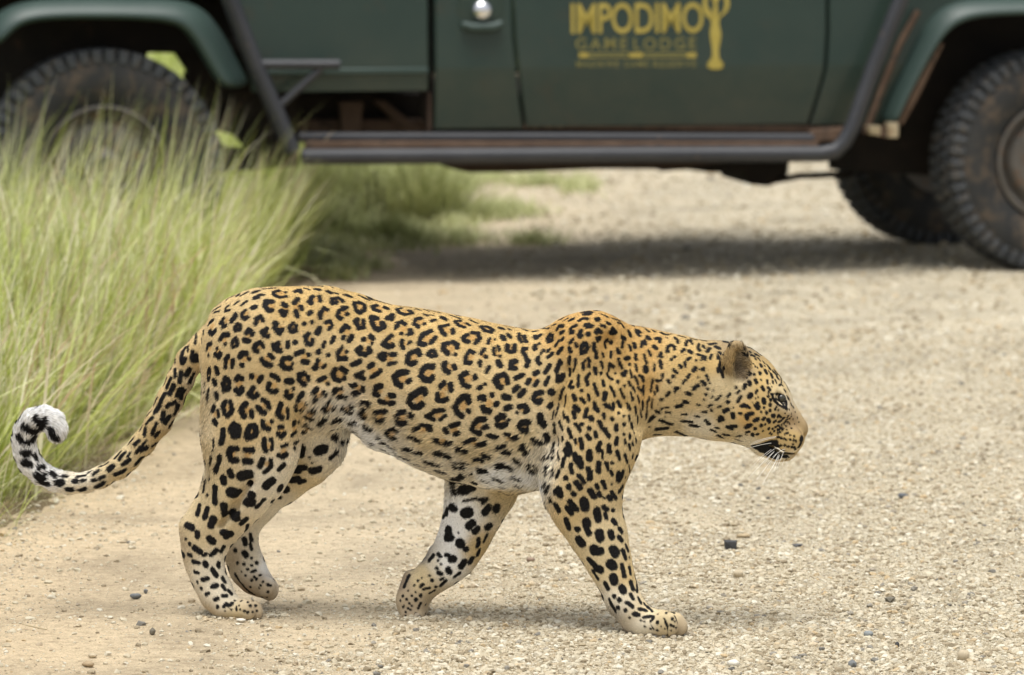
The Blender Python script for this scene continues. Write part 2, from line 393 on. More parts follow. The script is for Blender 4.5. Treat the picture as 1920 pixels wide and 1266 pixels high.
mb = MB(); mb.box((V(474, 124)[0], side_v(ZC) - .012, ZC - .012), (V(803, 124)[0], side_v(ZC) + .004, ZC + .010)); mb.build("swage_rib", m_flare, tub, bevel=.005)
mb = MB(); mb.prism([V(474, 150), V(803, 150), V(803, 169), V(474, 169)], .075, .12); mb.build("lower_lip", m_green, tub, bevel=.004)

# seams behind the panel gaps, sills and rust
mb = MB(); mb.prism([(V(800, 240)[0], .60), (V(800, 0)[0], 1.42), (V(822, 0)[0], 1.42), (V(822, 245)[0], .50)], .16, .2); mb.build("cab_gap_seal", m_under, car)
MB().prism([V(805, 175), V(813, 175), V(813, 248), V(805, 248)], .08, .12).build("cab_corner_edge", m_underbrown, car, bevel=.003)
sill = MB(); sill.prism([V(985, 235), V(1575, 238), V(1575, 250), V(1300, 246), V(985, 243)], .085, .16); sill.build("door_sill", m_rust, car, bevel=.004)
for px, w_ in ((1002, 10), (1026, 14), (1046, 12)):
    a, b = V(px, 231), V(px + w_, 239); MB().box((a[0], .074, b[1]), (b[0], .09, a[1])).build("sill_bracket", m_tan, bpy.data.objects["door_sill"], bevel=.002)

# ---- recessed round chrome fitting behind the door
cu, cz = V(905, 20, .03)
rec = MB(); rec.prism([(cu - .085, cz - .068), (cu + .085, cz - .068), (cu + .085, cz + .12), (cu - .085, cz + .12)], side_v(cz) - .006, side_v(cz) + .003)
rec = rec.build("fitting_recess_plate", m_green, corner, bevel=.005)
lip = MB(); lip.tube([VP(866, 46, .036), VP(885, 52, .033), VP(925, 51, .033), VP(941, 44, .036)], [.013, .017, .017, .013], 10); lip.build("recess_lip", m_flare, corner, smooth=True)
knob = MB(); knob.lathe([(0, -.032), (.018, -.031), (.031, -.022), (.037, -.008), (.037, .012), (0, .012)], 32)
k = knob.build("door_button", m_chrome, corner, smooth=True); k.location = (cu, side_v(cz) - .012, cz)

# ---- lettering and emblem on the door
def text_mesh(name, body, px0, px1, py0, py1, mat, bold=0.0, parent=door, spacing=1.0):
    cu_ = bpy.data.curves.new(name, 'FONT'); cu_.body = body; cu_.offset = bold; cu_.space_character = spacing; cu_.resolution_u = 4
    tmp = bpy.data.objects.new(name, cu_); COL.objects.link(tmp)
    me_ = bpy.data.meshes.new_from_object(tmp.evaluated_get(bpy.context.evaluated_depsgraph_get()))
    bpy.data.objects.remove(tmp); bpy.data.curves.remove(cu_)
    co = np.array([v.co[:] for v in me_.vertices]); lo, hi = co.min(0), co.max(0)
    (u0, z1), (u1, z0) = V(px0, py0), V(px1, py1)
    for v, c_ in zip(me_.vertices, co):
        u = u0 + (c_[0] - lo[0]) / (hi[0] - lo[0]) * (u1 - u0); z = z0 + (c_[1] - lo[1]) / (hi[1] - lo[1]) * (z1 - z0)
        v.co = (u, side_v(z) - .0065, z)
    me_.materials.clear(); me_.materials.append(mat)
    o = bpy.data.objects.new(name, me_); COL.objects.link(o); o.parent = parent
    return o
text_mesh("lettering", "IMPODIMO", 1071, 1319, 6, 62, m_gold, .012, spacing=.95)
for w_, a, b in (("GAME", 1079, 1176), ("LODGE", 1188, 1305)): text_mesh("lettering", w_, a, b, 71, 93, m_golddim, .012, spacing=1.3)
for w_, a, b in (("MADIKWE", 1080, 1160), ("GAME", 1169, 1216), ("RESERVE", 1224, 1305)): text_mesh("lettering", w_, a, b, 114, 126, m_golddim, .01, spacing=1.15)
def strip(name, px0, py0, px1, py1, m):
    (a, t), (c, d) = V(px0, py0), V(px1, py1)
    MB().add([(a, side_v(d) - .007, d), (c, side_v(d) - .007, d), (c, side_v(t) - .007, t), (a, side_v(t) - .007, t)], [[0, 1, 2, 3]]).build(name, m, door)
for a, b, c, d in ((1104, 99, 1178, 102), (1206, 99, 1286, 102), (1104, 105, 1178, 108), (1206, 105, 1286, 108)): strip("lettering_rule", a, b, c, d, m_golddim)
for cx, w in ((1094, 9), (1192, 13), (1296, 9)): strip("lettering_ornament", cx - w, 99, cx + w, 108, m_gold)
em = MB()
def ev(px, py): u, z = V(px, py); return Vector((u, side_v(z) - .007, z))
sil = [(1337, 24), (1332, 34), (1334, 44), (1332, 54), (1331, 64), (1333, 78), (1335, 92), (1335, 106), (1331, 113), (1326, 118), (1326, 126), (1334, 130), (1348, 130), (1355, 126), (1355, 118), (1350, 113), (1347, 106), (1347, 92), (1350, 78), (1352, 64), (1350, 54), (1348, 44), (1350, 34), (1345, 24)]
em.add([ev(*p) for p in sil], [list(range(len(sil)))])
for arm in ([(1336, 34), (1327, 24), (1322, 12), (1323, -4), (1330, -16)], [(1347, 34), (1358, 24), (1364, 12), (1363, -4), (1356, -16)]):
    wv = [7, 7, 6, 5, 4]; a = []
    for i, (x, y) in enumerate(arm): a += [ev(x - wv[i] * .75, y + wv[i] * .3), ev(x + wv[i] * .75, y - wv[i] * .3)]
    MB().add(a, [[2*i, 2*i+1, 2*i+3, 2*i+2] for i in range(len(arm) - 1)]).build("emblem_arm", m_gold, door)
MB().add([ev(1342 + 6 * math.cos(t), -2 + 10 * math.sin(t)) for t in np.linspace(0, 6.28, 13)[:-1]], [list(range(12))]).build("emblem_head", m_gold, door)
MB().add([ev(1339, 8), ev(1345, 8), ev(1347, 26), ev(1336, 26)], [[0, 1, 2, 3]]).build("emblem_neck", m_gold, door)
em.build("emblem", m_gold, door)

# ---- wheel-arch flares: a lip round the arch, swept as a strip with real depth
def flare(name, inner, outer, v_out, v_in, mat):
    n = len(inner); v, f = [], []
    for (a, c) in zip(inner, outer):
        u0, z0 = V(a[0], a[1], v_out); u1, z1 = V(c[0], c[1], v_in)
        um, zm = (u0 * .45 + u1 * .55), (z0 * .45 + z1 * .55)
        v += [(u0, v_in + .05, z0), (u0, v_out, z0), (u0 * .8 + u1 * .2, v_out - .012, z0 * .8 + z1 * .2), (um, v_out + .006, zm), (u1, v_in, z1), (u1, v_in + .05, z1)]
    for i in range(n - 1):
        for k in range(6):
            k2 = (k + 1) % 6; f.append([i*6+k, i*6+k2, (i+1)*6+k2, (i+1)*6+k])
    f += [list(range(6)), [(n-1)*6 + k for k in reversed(range(6))]]
    o = mesh_obj(name, v, f, mat, car, True)
    bm = bmesh.new(); bm.from_mesh(o.data); bmesh.ops.recalc_face_normals(bm, faces=bm.faces); bm.to_mesh(o.data); bm.free()
    s = o.modifiers.new('soft', 'SUBSURF'); s.levels = 1; s.render_levels = 2
    return o
fi = [(1683, 232), (1692, 212), (1712, 172), (1738, 125), (1762, 82), (1782, 58), (1805, 42), (1840, 33), (1920, 28), (2000, 30), (2090, 42), (2150, 90), (2200, 160)]
fo = [(1648, 232), (1656, 205), (1676, 155), (1700, 105), (1727, 55), (1748, 28), (1775, 8), (1815, -4), (1920, -8), (2010, -6), (2115, 5), (2195, 70), (2240, 150)]
flare("wheel_arch_flare", fi, fo, -.02, .04, m_flare)
ri = [(-215, 180), (-175, 150), (-110, 105), (-40, 105), (-5, 95), (20, 66), (42, 47), (80, 39), (160, 37), (250, 38), (318, 43), (345, 56), (366, 85), (385, 118), (402, 148), (420, 168)]
ro = [(-250, 170), (-210, 130), (-150, 70), (-70, 60), (-30, 50), (-6, 22), (30, 4), (80, -4), (160, -6), (250, -5), (340, -4), (385, 14), (412, 48), (434, 86), (456, 130), (476, 165)]
flare("wheel_arch_flare", ri[4:], ro[4:], -.02, .05, m_flare)
# bare bracket and rust at the bottom of the front flare
MB().prism([V(1627, 236, -.01), V(1650, 236, -.01), V(1650, 254, -.01), V(1630, 252, -.01)], -.02, .05).build("flare_bracket", m_tan, car, bevel=.004)
MB().prism([V(1664, 230, -.01), V(1683, 230, -.01), V(1683, 258, -.01), V(1664, 258, -.01)], -.025, .05).build("flare_bracket", m_tan, car, bevel=.004)
MB().prism([V(1650, 238, 0), V(1664, 238, 0), V(1664, 258, 0), V(1648, 256, 0)], 0, .05).build("flare_bracket_plate", m_rust, car)
ru = MB(); ru.tube([VP(x + 4, y, .012) for x, y in fi[:5]], [.012, .016, .02, .013, .008], 8); ru.build("rusted_arch_edge", m_rust, car, smooth=True)
MB().tube([VP(1622, 250, .03), VP(1652, 170, .03), VP(1688, 80, .03), VP(1722, 20, .03)], .012, 8).build("wing_seam", m_rust, car, smooth=True)

# ---- step bars, tubes and braces
VT = -.045
st = MB(); st.tube([VP(566, 294, VT), VP(800, 293, VT), VP(1200, 290, VT), VP(1538, 289, VT), VP(1566, 283, VT), VP(1583, 266, VT), VP(1600, 235, VT), VP(1640, 120, VT), VP(1690, -2, VT), VP(1750, -160, VT)], .0285, 16)
st.build("side_step_tube", m_bar, car, smooth=True)
MB().tube([VP(560, 258, .06), VP(1000, 258, .06), VP(1524, 260, .06)], .019, 12).build("step_rail", m_bar, car, smooth=True)
MB().prism([V(572, 265, .02), V(1530, 266, .02), V(1530, 278, .02), V(572, 281, .02)], -.02, .05).build("step_tread", m_rust, car, bevel=.003)
MB().prism([V(1520, 244, .05), V(1590, 238, .05), V(1590, 262, .05), V(1520, 268, .05)], .05, .12).build("step_end_bracket", m_rust, car, bevel=.004)
MB().tube([VP(410, -60, VT), VP(432, 0, VT), VP(478, 120, VT), VP(520, 215, VT), VP(548, 284, VT)], .031, 14).build("slanted_side_tube", m_bar, car, smooth=True)
MB().tube([VP(468, 121, VT), VP(636, 121, VT)], .021, 12, flat=.85).build("ledge_tube", m_bar, car, smooth=True)
MB().tube([VP(603, 128, VT), VP(514, 208, VT)], .014, 10).build("diagonal_brace", m_bar, car, smooth=True)

# ---- underside, frame, axles
def under(name, poly, v0, v1, mat=m_under):
    return MB().prism([V(x, y, v0) for x, y in poly], v0, v1).build(name, mat, car, bevel=.006)
under("chassis_rail", [(430, 175), (1700, 175), (1700, 245), (1560, 262), (560, 262), (455, 240), (430, 200)], .42, .52)
under("chassis_rail", [(430, 170), (1700, 170), (1700, 240), (1560, 256), (560, 256), (430, 200)], 1.06, 1.16)
under("inner_rear_wheel_well", [(-160, -60), (482, -60), (482, 166), (440, 166), (440, 102), (276, 99), (268, 330), (-160, 330)], .30, .34)
under("dark_gap_plate", [(322, 90), (440, 90), (440, 160), (560, 160), (560, 292), (470, 290), (456, 272), (440, 254), (392, 240), (372, 200), (345, 142), (352, 134)], .36, .42)  # dark sheet added to fill the shaded gap beside the rear wheel
under("lower_dark_gap_plate", [(330, 277), (560, 277), (560, 312), (330, 330)], .30, .34)  # second added dark sheet, closing the shaded gap lower down
under("rear_underbody_shield", [(430, 160), (830, 160), (830, 250), (430, 250)], .62, .66)
under("mud_bracket", [(636, 190), (682, 190), (676, 252), (642, 252)], .30, .36, m_underbrown)
under("mud_strut", [(700, 188), (722, 188), (792, 246), (764, 250)], .32, .38, m_underbrown)
under("tow_crossbar", [(560, 224), (812, 224), (812, 247), (560, 247)], .36, .42, m_underbrown)
under("fuel_tank_guard", [(820, 236), (1400, 236), (1400, 300), (1260, 318), (1120, 317), (980, 323), (880, 324), (845, 316), (826, 300)], .5, .9, m_underbrown)
under("gearbox_skid", [(1240, 240), (1560, 240), (1560, 303), (1480, 304), (1478, 326), (1466, 340), (1440, 350), (1405, 346), (1396, 322), (1330, 324), (1290, 318), (1240, 322)], .55, 1.0)
rod = MB(); rod.tube([VP(1455, 338, .55), VP(1500, 330, .52), VP(1600, 326, .5)], .012, 8); rod.build("steering_rod", m_under, car, smooth=True)
under("front_inner_wing", [(1560, 200), (1640, 150), (1700, 20), (1760, -40), (2200, -60), (2100, 330), (1760, 330), (1560, 318)], .42, .48)
for px in (1956,): MB().tube([VP(px, 300, .12), VP(px, 300, .12) + Vector((0, 1.35, 0))], .055, 12).build("front_axle", m_under, car, smooth=True)
RU, RZ = V(190, 300, .0)
MB().tube([(RU, .12, .40), (RU, 1.42, .40)], .055, 12).build("rear_axle", m_under, car, smooth=True)
for i in range(5): MB().box((RU - .55 + .07 * i, .43, .46 - .012 * i), (RU + .50 - .07 * i, .49, .47 - .012 * i)).build("spring_leaf", m_underbrown, car)

# ---- body masses the frame crops: tub, cab tub, bonnet, far side
u_t0, u_t1, u_c1, u_f1 = V(-330, 0)[0], V(803, 0)[0], V(1560, 0)[0], V(2260, 0)[0]
def shell(name, u0, u1, z0, z1, v0=.10, v1=1.60, mat=m_green): return MB().box((u0, v0, z0), (u1, v1, z1)).build(name, mat, car, bevel=.02)
shell("cargo_floor", V(446, 0)[0], u_t1 - .01, .80, .86, .10, 1.6, m_under)
shell("cargo_floor", u_t0, V(446, 0)[0], 1.02, 1.08, .10, 1.6, m_under)
shell("cargo_bulkhead", u_t1 - .05, u_t1 - .01, .70, 1.42, .12, 1.58)
shell("cab_floor", u_t1 + .05, u_c1, .60, .66, .16, 1.56, m_under)
shell("cab_firewall", u_c1 - .04, u_c1 + .02, .60, 1.42, .14, 1.56)
shell("bonnet", u_c1 + .02, u_f1, 1.24, 1.40, .14, 1.54)
shell("far_side_panel", u_t0, u_t1, .98, 1.42, 1.60, 1.64)
shell("far_cab_panel", u_t1 + .02, u_c1 + .15, .66, 1.42, 1.58, 1.62)
shell("rear_side_skin", u_t0, V(430, 0)[0], 1.03, 1.42, .06, .10)
shell("front_wing_skin", V(1720, 0)[0], u_f1, 1.03, 1.40, .06, .12)
shell("front_bumper", u_f1 + .05, u_f1 + .16, .52, .70, .05, 1.6, m_bar)

# ---- wheels
R_T, W_T = .400, .215
def wheel(u, v, z, steer=0.0, flip=1, big=1.0):
    w = empty("wheel", (u, v, z), steer, car); w.scale = (big, 1, big)
    s = flip
    prof = [(.20, .035), (.225, .02), (.262, .004), (.30, -.002), (.335, .002), (.368, .012), (.384, .026), (.390, .06), (.391, .1075), (.390, .155), (.384, .189), (.368, .203), (.335, .213), (.30, .217), (.262, .211), (.225, .195), (.20, .18)]
    t = MB(); t.lathe([(r, y) for r, y in prof], 96, True)
    ty = t.build("tyre", m_wall, w, smooth=True)
    lug = MB(); n = 54
    for k in range(n):
        a = 2 * math.pi * k / n
        for row, (y0, y1, da) in enumerate(((.006, .066, 0), (.074, .141, .5), (.149, .209, 0))):
            b = a + da * 2 * math.pi / n + rng.uniform(-.006, .006); hw = .0168 if row == 1 else .0176
            M = Matrix.Rotation(-b, 4, 'Y')
            if row == 1: M = M @ Matrix.Translation((0, .1075, 0)) @ Matrix.Rotation(.25, 4, 'X') @ Matrix.Translation((0, -.1075, 0))
            lo, hi = (.37, y0, -hw), (R_T, y1, hw)
            lug.box(lo, hi, M)
            if row == 0: lug.box((.352, .001, -hw * .8), (.386, .03, hw * .8), M)
            if row == 2: lug.box((.352, .186, -hw * .8), (.386, .214, hw * .8), M)
    lg = lug.build("tyre_tread", m_tyre, w, bevel=.004); lg['kind'] = 'stuff'
    rm = MB(); rm.lathe([(.208, .028), (.214, .022), (.214, .012), (.204, .010), (.198, .024), (.188, .05), (.168, .060), (.160, .045), (.145, .030), (.10, .022), (.075, .030), (.062, .012), (.06, -.02), (.045, -.03), (0, -.03), (0, .15), (.2, .19)], 64)
    rr = rm.build("rim", m_rim, w, smooth=True, angle=30)
    for k in range(6):
        a = k * math.pi / 3; c_, s_ = math.cos(a) * .082, math.sin(a) * .082
        MB().tube([(c_, .028, s_), (c_, -.004, s_)], .011, 6).build("wheel_nut", m_rust, w)
    if flip < 0: w.rotation_euler = (0, 0, steer + math.pi)
    return w
fu = V(1956, 300, .0)[0]
wheel(fu + .055, .06, .398, math.radians(9))
wheel(RU + .015, .02, .415, big=1.05)
wheel(fu - .06, 1.46, .398, math.radians(12), -1)
wheel(RU, 1.44, .398, 0, -1)

# ================================================================== GRASS
def grass_mat(name, stops, transl=0.35):
    m, N, L, b = new_mat(name)
    at = N.new('ShaderNodeAttribute'); at.attribute_name = 'tint'
    r = rampnode(N, stops); L.new(at.outputs['Fac'], r.inputs[0])
    L.new(r.outputs[0], b.inputs['Base Color']); b.inputs['Roughness'].default_value = 0.6; b.inputs['Specular IOR Level'].default_value = 0.25
    tr = N.new('ShaderNodeBsdfTranslucent'); L.new(r.outputs[0], tr.inputs[0])
    ms = N.new('ShaderNodeMixShader'); ms.inputs[0].default_value = transl
    out = N['Material Output'] if 'Material Output' in N else None
    L.new(b.outputs[0], ms.inputs[1]); L.new(tr.outputs[0], ms.inputs[2]); L.new(ms.outputs[0], N['Material Output'].inputs[0])
    return m
M_STOPS = [(0.0, (0.09, 0.10, 0.04)), (0.25, (0.31, 0.34, 0.13)), (0.5, (0.52, 0.54, 0.27)), (0.75, (0.66, 0.62, 0.40)), (1.0, (0.44, 0.33, 0.2))]
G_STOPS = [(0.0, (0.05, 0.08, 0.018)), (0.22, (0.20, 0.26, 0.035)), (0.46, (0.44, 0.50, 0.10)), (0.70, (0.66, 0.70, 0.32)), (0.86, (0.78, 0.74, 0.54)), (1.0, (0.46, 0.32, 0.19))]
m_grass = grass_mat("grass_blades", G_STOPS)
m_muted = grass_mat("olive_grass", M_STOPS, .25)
m_straw = grass_mat("dry_straw", [(0, (0.22, 0.15, 0.085)), (.5, (0.40, 0.31, 0.18)), (1, (0.55, 0.47, 0.31))], .15)
def blades(name, base, height, az, lean, droop, width, tint, mat, levels=6, parent=None):
    """ribbons: base (n,3); az = lean direction; lean, droop = tilt at the root and extra bend to the tip"""
    n = len(base); t = np.linspace(0, 1, levels)
    ang = lean[:, None] + droop[:, None] * t[None] ** 1.5                 # tilt from vertical along the blade
    ds = np.diff(t, prepend=0)[None]
    rad = np.cumsum(np.sin(ang) * ds, 1) * height[:, None]; up = np.cumsum(np.cos(ang) * ds, 1) * height[:, None]
    wob = (rng.random((n, 1)) - .5) * .035 * height[:, None] * t[None] ** 2
    cx, cy = np.cos(az)[:, None], np.sin(az)[:, None]
    px = base[:, :1] + cx * rad - cy * wob; py = base[:, 1:2] + cy * rad + cx * wob; pz = base[:, 2:3] + up
    tw = az + rng.uniform(0.7, 2.4, n)                                     # blade faces vary
    wx, wy = np.cos(tw)[:, None], np.sin(tw)[:, None]
    w = width[:, None] * (1 - t[None]) ** .55 * np.minimum(1, .55 + t[None] * 2) * .5
    A = np.stack([px - wx * w, py - wy * w, pz], -1); B = np.stack([px + wx * w, py + wy * w, pz], -1)
    v = np.stack([A, B], 2).reshape(-1, 3)
    o0 = (np.arange(n) * levels * 2)[:, None] + (np.arange(levels - 1) * 2)[None]
    f = np.stack([o0, o0 + 1, o0 + 3, o0 + 2], -1).reshape(-1, 4)
    me = fast_mesh(name, v, f)
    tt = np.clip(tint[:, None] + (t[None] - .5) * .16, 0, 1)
    a = me.attributes.new('tint', 'FLOAT', 'POINT'); a.data.foreach_set('value', np.repeat(tt[:, :, None], 2, 2).astype(np.float32).ravel())
    me.materials.append(mat); me.polygons.foreach_set('use_smooth', [True] * len(me.polygons))
    o = bpy.data.objects.new(name, me); COL.objects.link(o)
    if parent: o.parent = parent
    return o
# tussocks of tall grass along the verge, in front of the rear wheel
def gedge(y): return edge_x(y) - .22 * np.clip((y - 15.2) / 2.2, 0, 1)
cl = []
while len(cl) < 118:
    y = rng.uniform(12.3, 18.5); x = gedge(y) - .06 - rng.random() ** 1.1 * (1.05 + (y - 12) * .07)
    if x < -y * .105 - .25: continue
    if all((x - c[0]) ** 2 + (y - c[1]) ** 2 > .15 ** 2 for c in cl): cl.append((x, y))
B_, H_, A_, Ln, Dr, Wd, Ti = [], [], [], [], [], [], []
for cx, cy in cl:
    e = gedge(cy) - cx
    near_edge = np.clip(1 - e / .35, 0, 1)
    n = int(rng.integers(55, 120))
    rr = np.abs(rng.normal(0, .075, n)); th = rng.uniform(0, 6.283, n)
    hh = (.43 + .22 * rng.random() - .12 * near_edge) * (1 - .27 * np.clip((cy - 15.4) / 1.4, 0, 1)) * (1 + .06 * (cy - 15) / 3)
    h = hh * (.45 + .75 * rng.random(n) ** .8)
    lean = np.clip(rr * 3.2 + rng.normal(.10, .20, n), -.2, 1.2); dr = np.abs(rng.normal(.34, .34, n))
    B_.append(np.stack([cx + rr * np.cos(th), cy + rr * np.sin(th), np.full(n, -.01)], 1)); H_.append(h)
    wind = rng.random(n) < (.34 if cx > -1.2 else .10)
    A_.append(np.where(wind, rng.normal(.15 + rng.normal(0, .5), .45, n), th + rng.normal(0, .5, n))); Ln.append(lean); Dr.append(dr)
    Wd.append(.0045 + .0085 * rng.random(n) ** 1.4)
    tc_ = np.clip(rng.normal(.52, .13), .25, .78)
    ti = rng.normal(tc_, .21, n); dry = rng.random(n) < .17; ti[dry] = rng.uniform(.82, 1, dry.sum()); Ti.append(np.clip(ti, .05, 1))
# seed-head stems standing above the rest and a few long arching stalks
n = 1300
y = rng.uniform(13.5, 18.3, n); x = gedge(y) - .05 - rng.random(n) * 1.4
B_.append(np.stack([x, y, np.full(n, -.01)], 1)); H_.append(rng.uniform(.48, .84, n)); A_.append(rng.uniform(-.9, 1.2, n)); Ln.append(np.abs(rng.normal(.14, .14, n))); Dr.append(np.abs(rng.normal(.28, .30, n)))
Wd.append(rng.uniform(.0035, .0065, n)); Ti.append(np.clip(rng.normal(.62, .17, n), .3, 1))
# paler, broader bent blades crossing the rest
n = 1500
y = rng.uniform(12.3, 17.8, n); x = gedge(y) - .05 - rng.random(n) * 1.3
B_.append(np.stack([x, y, np.full(n, -.01)], 1)); H_.append(rng.uniform(.35, .72, n)); A_.append(rng.uniform(0, 6.283, n)); Ln.append(rng.uniform(.25, .95, n)); Dr.append(rng.uniform(.2, 1.5, n)); Wd.append(rng.uniform(.006, .012, n)); Ti.append(np.clip(rng.normal(.76, .13, n), .4, 1))
# a tuft at the end of the verge that fans out towards the step
for (px, py, k, hgt) in ((485, 530, 150, .60), (515, 512, 120, .50), (450, 570, 140, .58), (545, 506, 70, .34)):
    g = G(px, py); n = k; rr = np.abs(rng.normal(0, .06, n)); th = rng.uniform(0, 6.283, n)
    B_.append(np.stack([g.x + rr * np.cos(th), g.y + rr * np.sin(th), np.full(n, -.01)], 1)); H_.append(hgt * rng.uniform(.45, 1.05, n)); A_.append(rng.normal(0, .5, n)); Ln.append(rng.uniform(.0, .62, n)); Dr.append(rng.uniform(0, .4, n))
    Wd.append(rng.uniform(.005, .011, n)); Ti.append(np.clip(rng.normal(.58, .17, n), .2, 1))
# thinner cover farther from the road
n = 9000
y = rng.uniform(11, 24, n); x = np.minimum(-y * .105 - .1, gedge(y) - .3) - rng.random(n) * 5
B_.append(np.stack([x, y, np.full(n, -.01)], 1)); H_.append(rng.uniform(.25, .7, n)); A_.append(rng.uniform(0, 6.283, n)); Ln.append(np.abs(rng.normal(.2, .2, n))); Dr.append(np.abs(rng.normal(.35, .35, n))); Wd.append(rng.uniform(.006, .014, n)); Ti.append(np.clip(rng.normal(.55, .18, n), .1, 1))
# low fringe hanging over the road edge
n = 3600
y = rng.uniform(11.6, 18.6, n); x = gedge(y) + rng.normal(-.10, .07, n)
B_.append(np.stack([x, y, np.full(n, -.008)], 1)); H_.append(rng.uniform(.06, .26, n)); A_.append(rng.normal(-.3, 1.0, n)); Ln.append(rng.uniform(.3, 1.0, n)); Dr.append(rng.uniform(.3, 1.1, n)); Wd.append(rng.uniform(.002, .004, n)); Ti.append(np.clip(rng.normal(.52, .2, n), .1, 1))
cat = lambda a: np.concatenate(a)
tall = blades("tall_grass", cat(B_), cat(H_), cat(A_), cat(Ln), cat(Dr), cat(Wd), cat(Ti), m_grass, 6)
tag(tall, "tall yellow-green grass growing on the verge in front of the rear wheel", kind="stuff")
def stalk(label, px, py, tip_px, tip_py, dist, w=.006, tint=.9, sag=.5):
    """one long stalk from a root on the ground to a tip, bowed by its own weight"""
    p0 = G(px, py); d = ray(tip_px, tip_py); p1 = EYE + d * (p0.y / d.y + dist)
    pts = []
    for i in range(14):
        t = i / 13; q = p0.lerp(p1, t ** (1 + sag)); q.z = p0.z + (p1.z - p0.z) * (1 - (1 - t) ** (1 + sag)); pts.append(q)
    o = MB().tube(pts, [w * (1 - .75 * i / 13) for i in range(14)], 5).build("grass_stalk", m_straw, smooth=True)
    a = o.data.attributes.new('tint', 'FLOAT', 'POINT'); a.data.foreach_set('value', np.full(len(o.data.vertices), tint, np.float32))
    return tag(o, label, "grass stalk")
stalk("long dry grass stalk arching over in front of the rear tyre", 255, 500, 462, 205, 0, .0042, .75, 1.4)
stalk("straight pale grass stalk leaning right across the step tube", 470, 545, 624, 246, .3, .0045, .7, .15)

# litter of dead straw at the verge
n = 1500
y = rng.uniform(11.5, 18.5, n); x = edge_x(y) + rng.normal(-.02, .06, n)
lit = blades("dry_litter", np.stack([x, y, road_z(x, y) + .003], 1), rng.uniform(.03, .15, n), rng.uniform(0, 6.28, n), rng.uniform(1.25, 1.5, n), rng.uniform(0, .15, n), rng.uniform(.0015, .003, n), rng.random(n), m_straw, 3)
tag(lit, "dead straw lying along the foot of the grass", kind="stuff")

# tussocks in the shade under the vehicle: each is a plant of its own
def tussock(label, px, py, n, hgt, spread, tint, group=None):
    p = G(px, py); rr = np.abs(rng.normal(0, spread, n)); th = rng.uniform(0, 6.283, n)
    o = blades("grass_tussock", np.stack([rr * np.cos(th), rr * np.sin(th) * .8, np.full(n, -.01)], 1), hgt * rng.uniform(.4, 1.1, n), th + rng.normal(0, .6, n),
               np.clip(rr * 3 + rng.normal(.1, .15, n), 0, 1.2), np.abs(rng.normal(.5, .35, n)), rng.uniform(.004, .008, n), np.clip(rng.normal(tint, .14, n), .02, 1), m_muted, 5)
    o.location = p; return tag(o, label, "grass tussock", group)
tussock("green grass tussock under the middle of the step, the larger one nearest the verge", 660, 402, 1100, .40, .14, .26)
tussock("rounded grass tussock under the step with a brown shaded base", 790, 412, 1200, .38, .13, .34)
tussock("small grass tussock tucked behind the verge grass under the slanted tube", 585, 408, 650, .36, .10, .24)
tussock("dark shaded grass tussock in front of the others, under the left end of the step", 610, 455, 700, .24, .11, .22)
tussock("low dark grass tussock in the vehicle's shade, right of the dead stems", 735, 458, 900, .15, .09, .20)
# low green growth on the road beside and beyond them
pp = []
for (px, py, sx, sy, k) in ((930, 402, 70, 14, 1500), (860, 415, 50, 20, 700), (1000, 345, 50, 6, 600), (1085, 352, 45, 14, 420), (900, 335, 60, 8, 700), (1000, 455, 60, 6, 260), (860, 450, 60, 10, 350), (640, 515, 40, 12, 400), (690, 500, 50, 8, 140), (620, 455, 110, 26, 2600), (760, 452, 110, 18, 1500), (560, 480, 60, 24, 1100)):
    for _ in range(k):
        g = G(px + rng.normal(0, sx * .5), py + rng.normal(0, sy * .5)); pp.append((g.x, g.y, -.004))
pp = np.array(pp); n = len(pp)
low = blades("low_grass", pp, rng.uniform(.03, .10, n), rng.uniform(0, 6.28, n), rng.uniform(.2, .9, n), rng.uniform(.2, .9, n), rng.uniform(.005, .010, n), np.clip(rng.normal(.42, .13, n), .05, .8), m_muted, 4)
tag(low, "low green growth on the road under the vehicle", kind="stuff")
# open grassland behind
n = 26000
y = 24 + 30 * rng.random(n) ** 1.4; x = np.minimum(edge_x(y), y * .02) - .2 - rng.random(n) * (y * .13)
fg = blades("field_grass", np.stack([x, y, np.full(n, -.02)], 1), rng.uniform(.12, .34, n), rng.uniform(0, 6.28, n), rng.uniform(.0, .5, n), rng.uniform(.1, .8, n), rng.uniform(.008, .018, n), np.clip(rng.normal(.50, .14, n), .1, 1), m_grass, 4)
tag(fg, "bright green grassland beyond the vehicle", kind="stuff")
tw = MB(); g0 = G(700, 440)
for px, py, py2 in ((700, 440, 318), (712, 436, 350), (690, 440, 335)):
    g = G(px, py); d = ray(px + rng.uniform(-6, 6), py2); q = EYE + d * (g.y / d.y); tw.tube([g - g0, (g - g0).lerp(q - g0, .5) + Vector((.008, 0, 0)), q - g0], [.006, .005, .003], 6)
o = tw.build("dead_stems", m_under); o.location = g0; tag(o, "thin dark dead stems standing among the tussocks under the step", "plant stems")

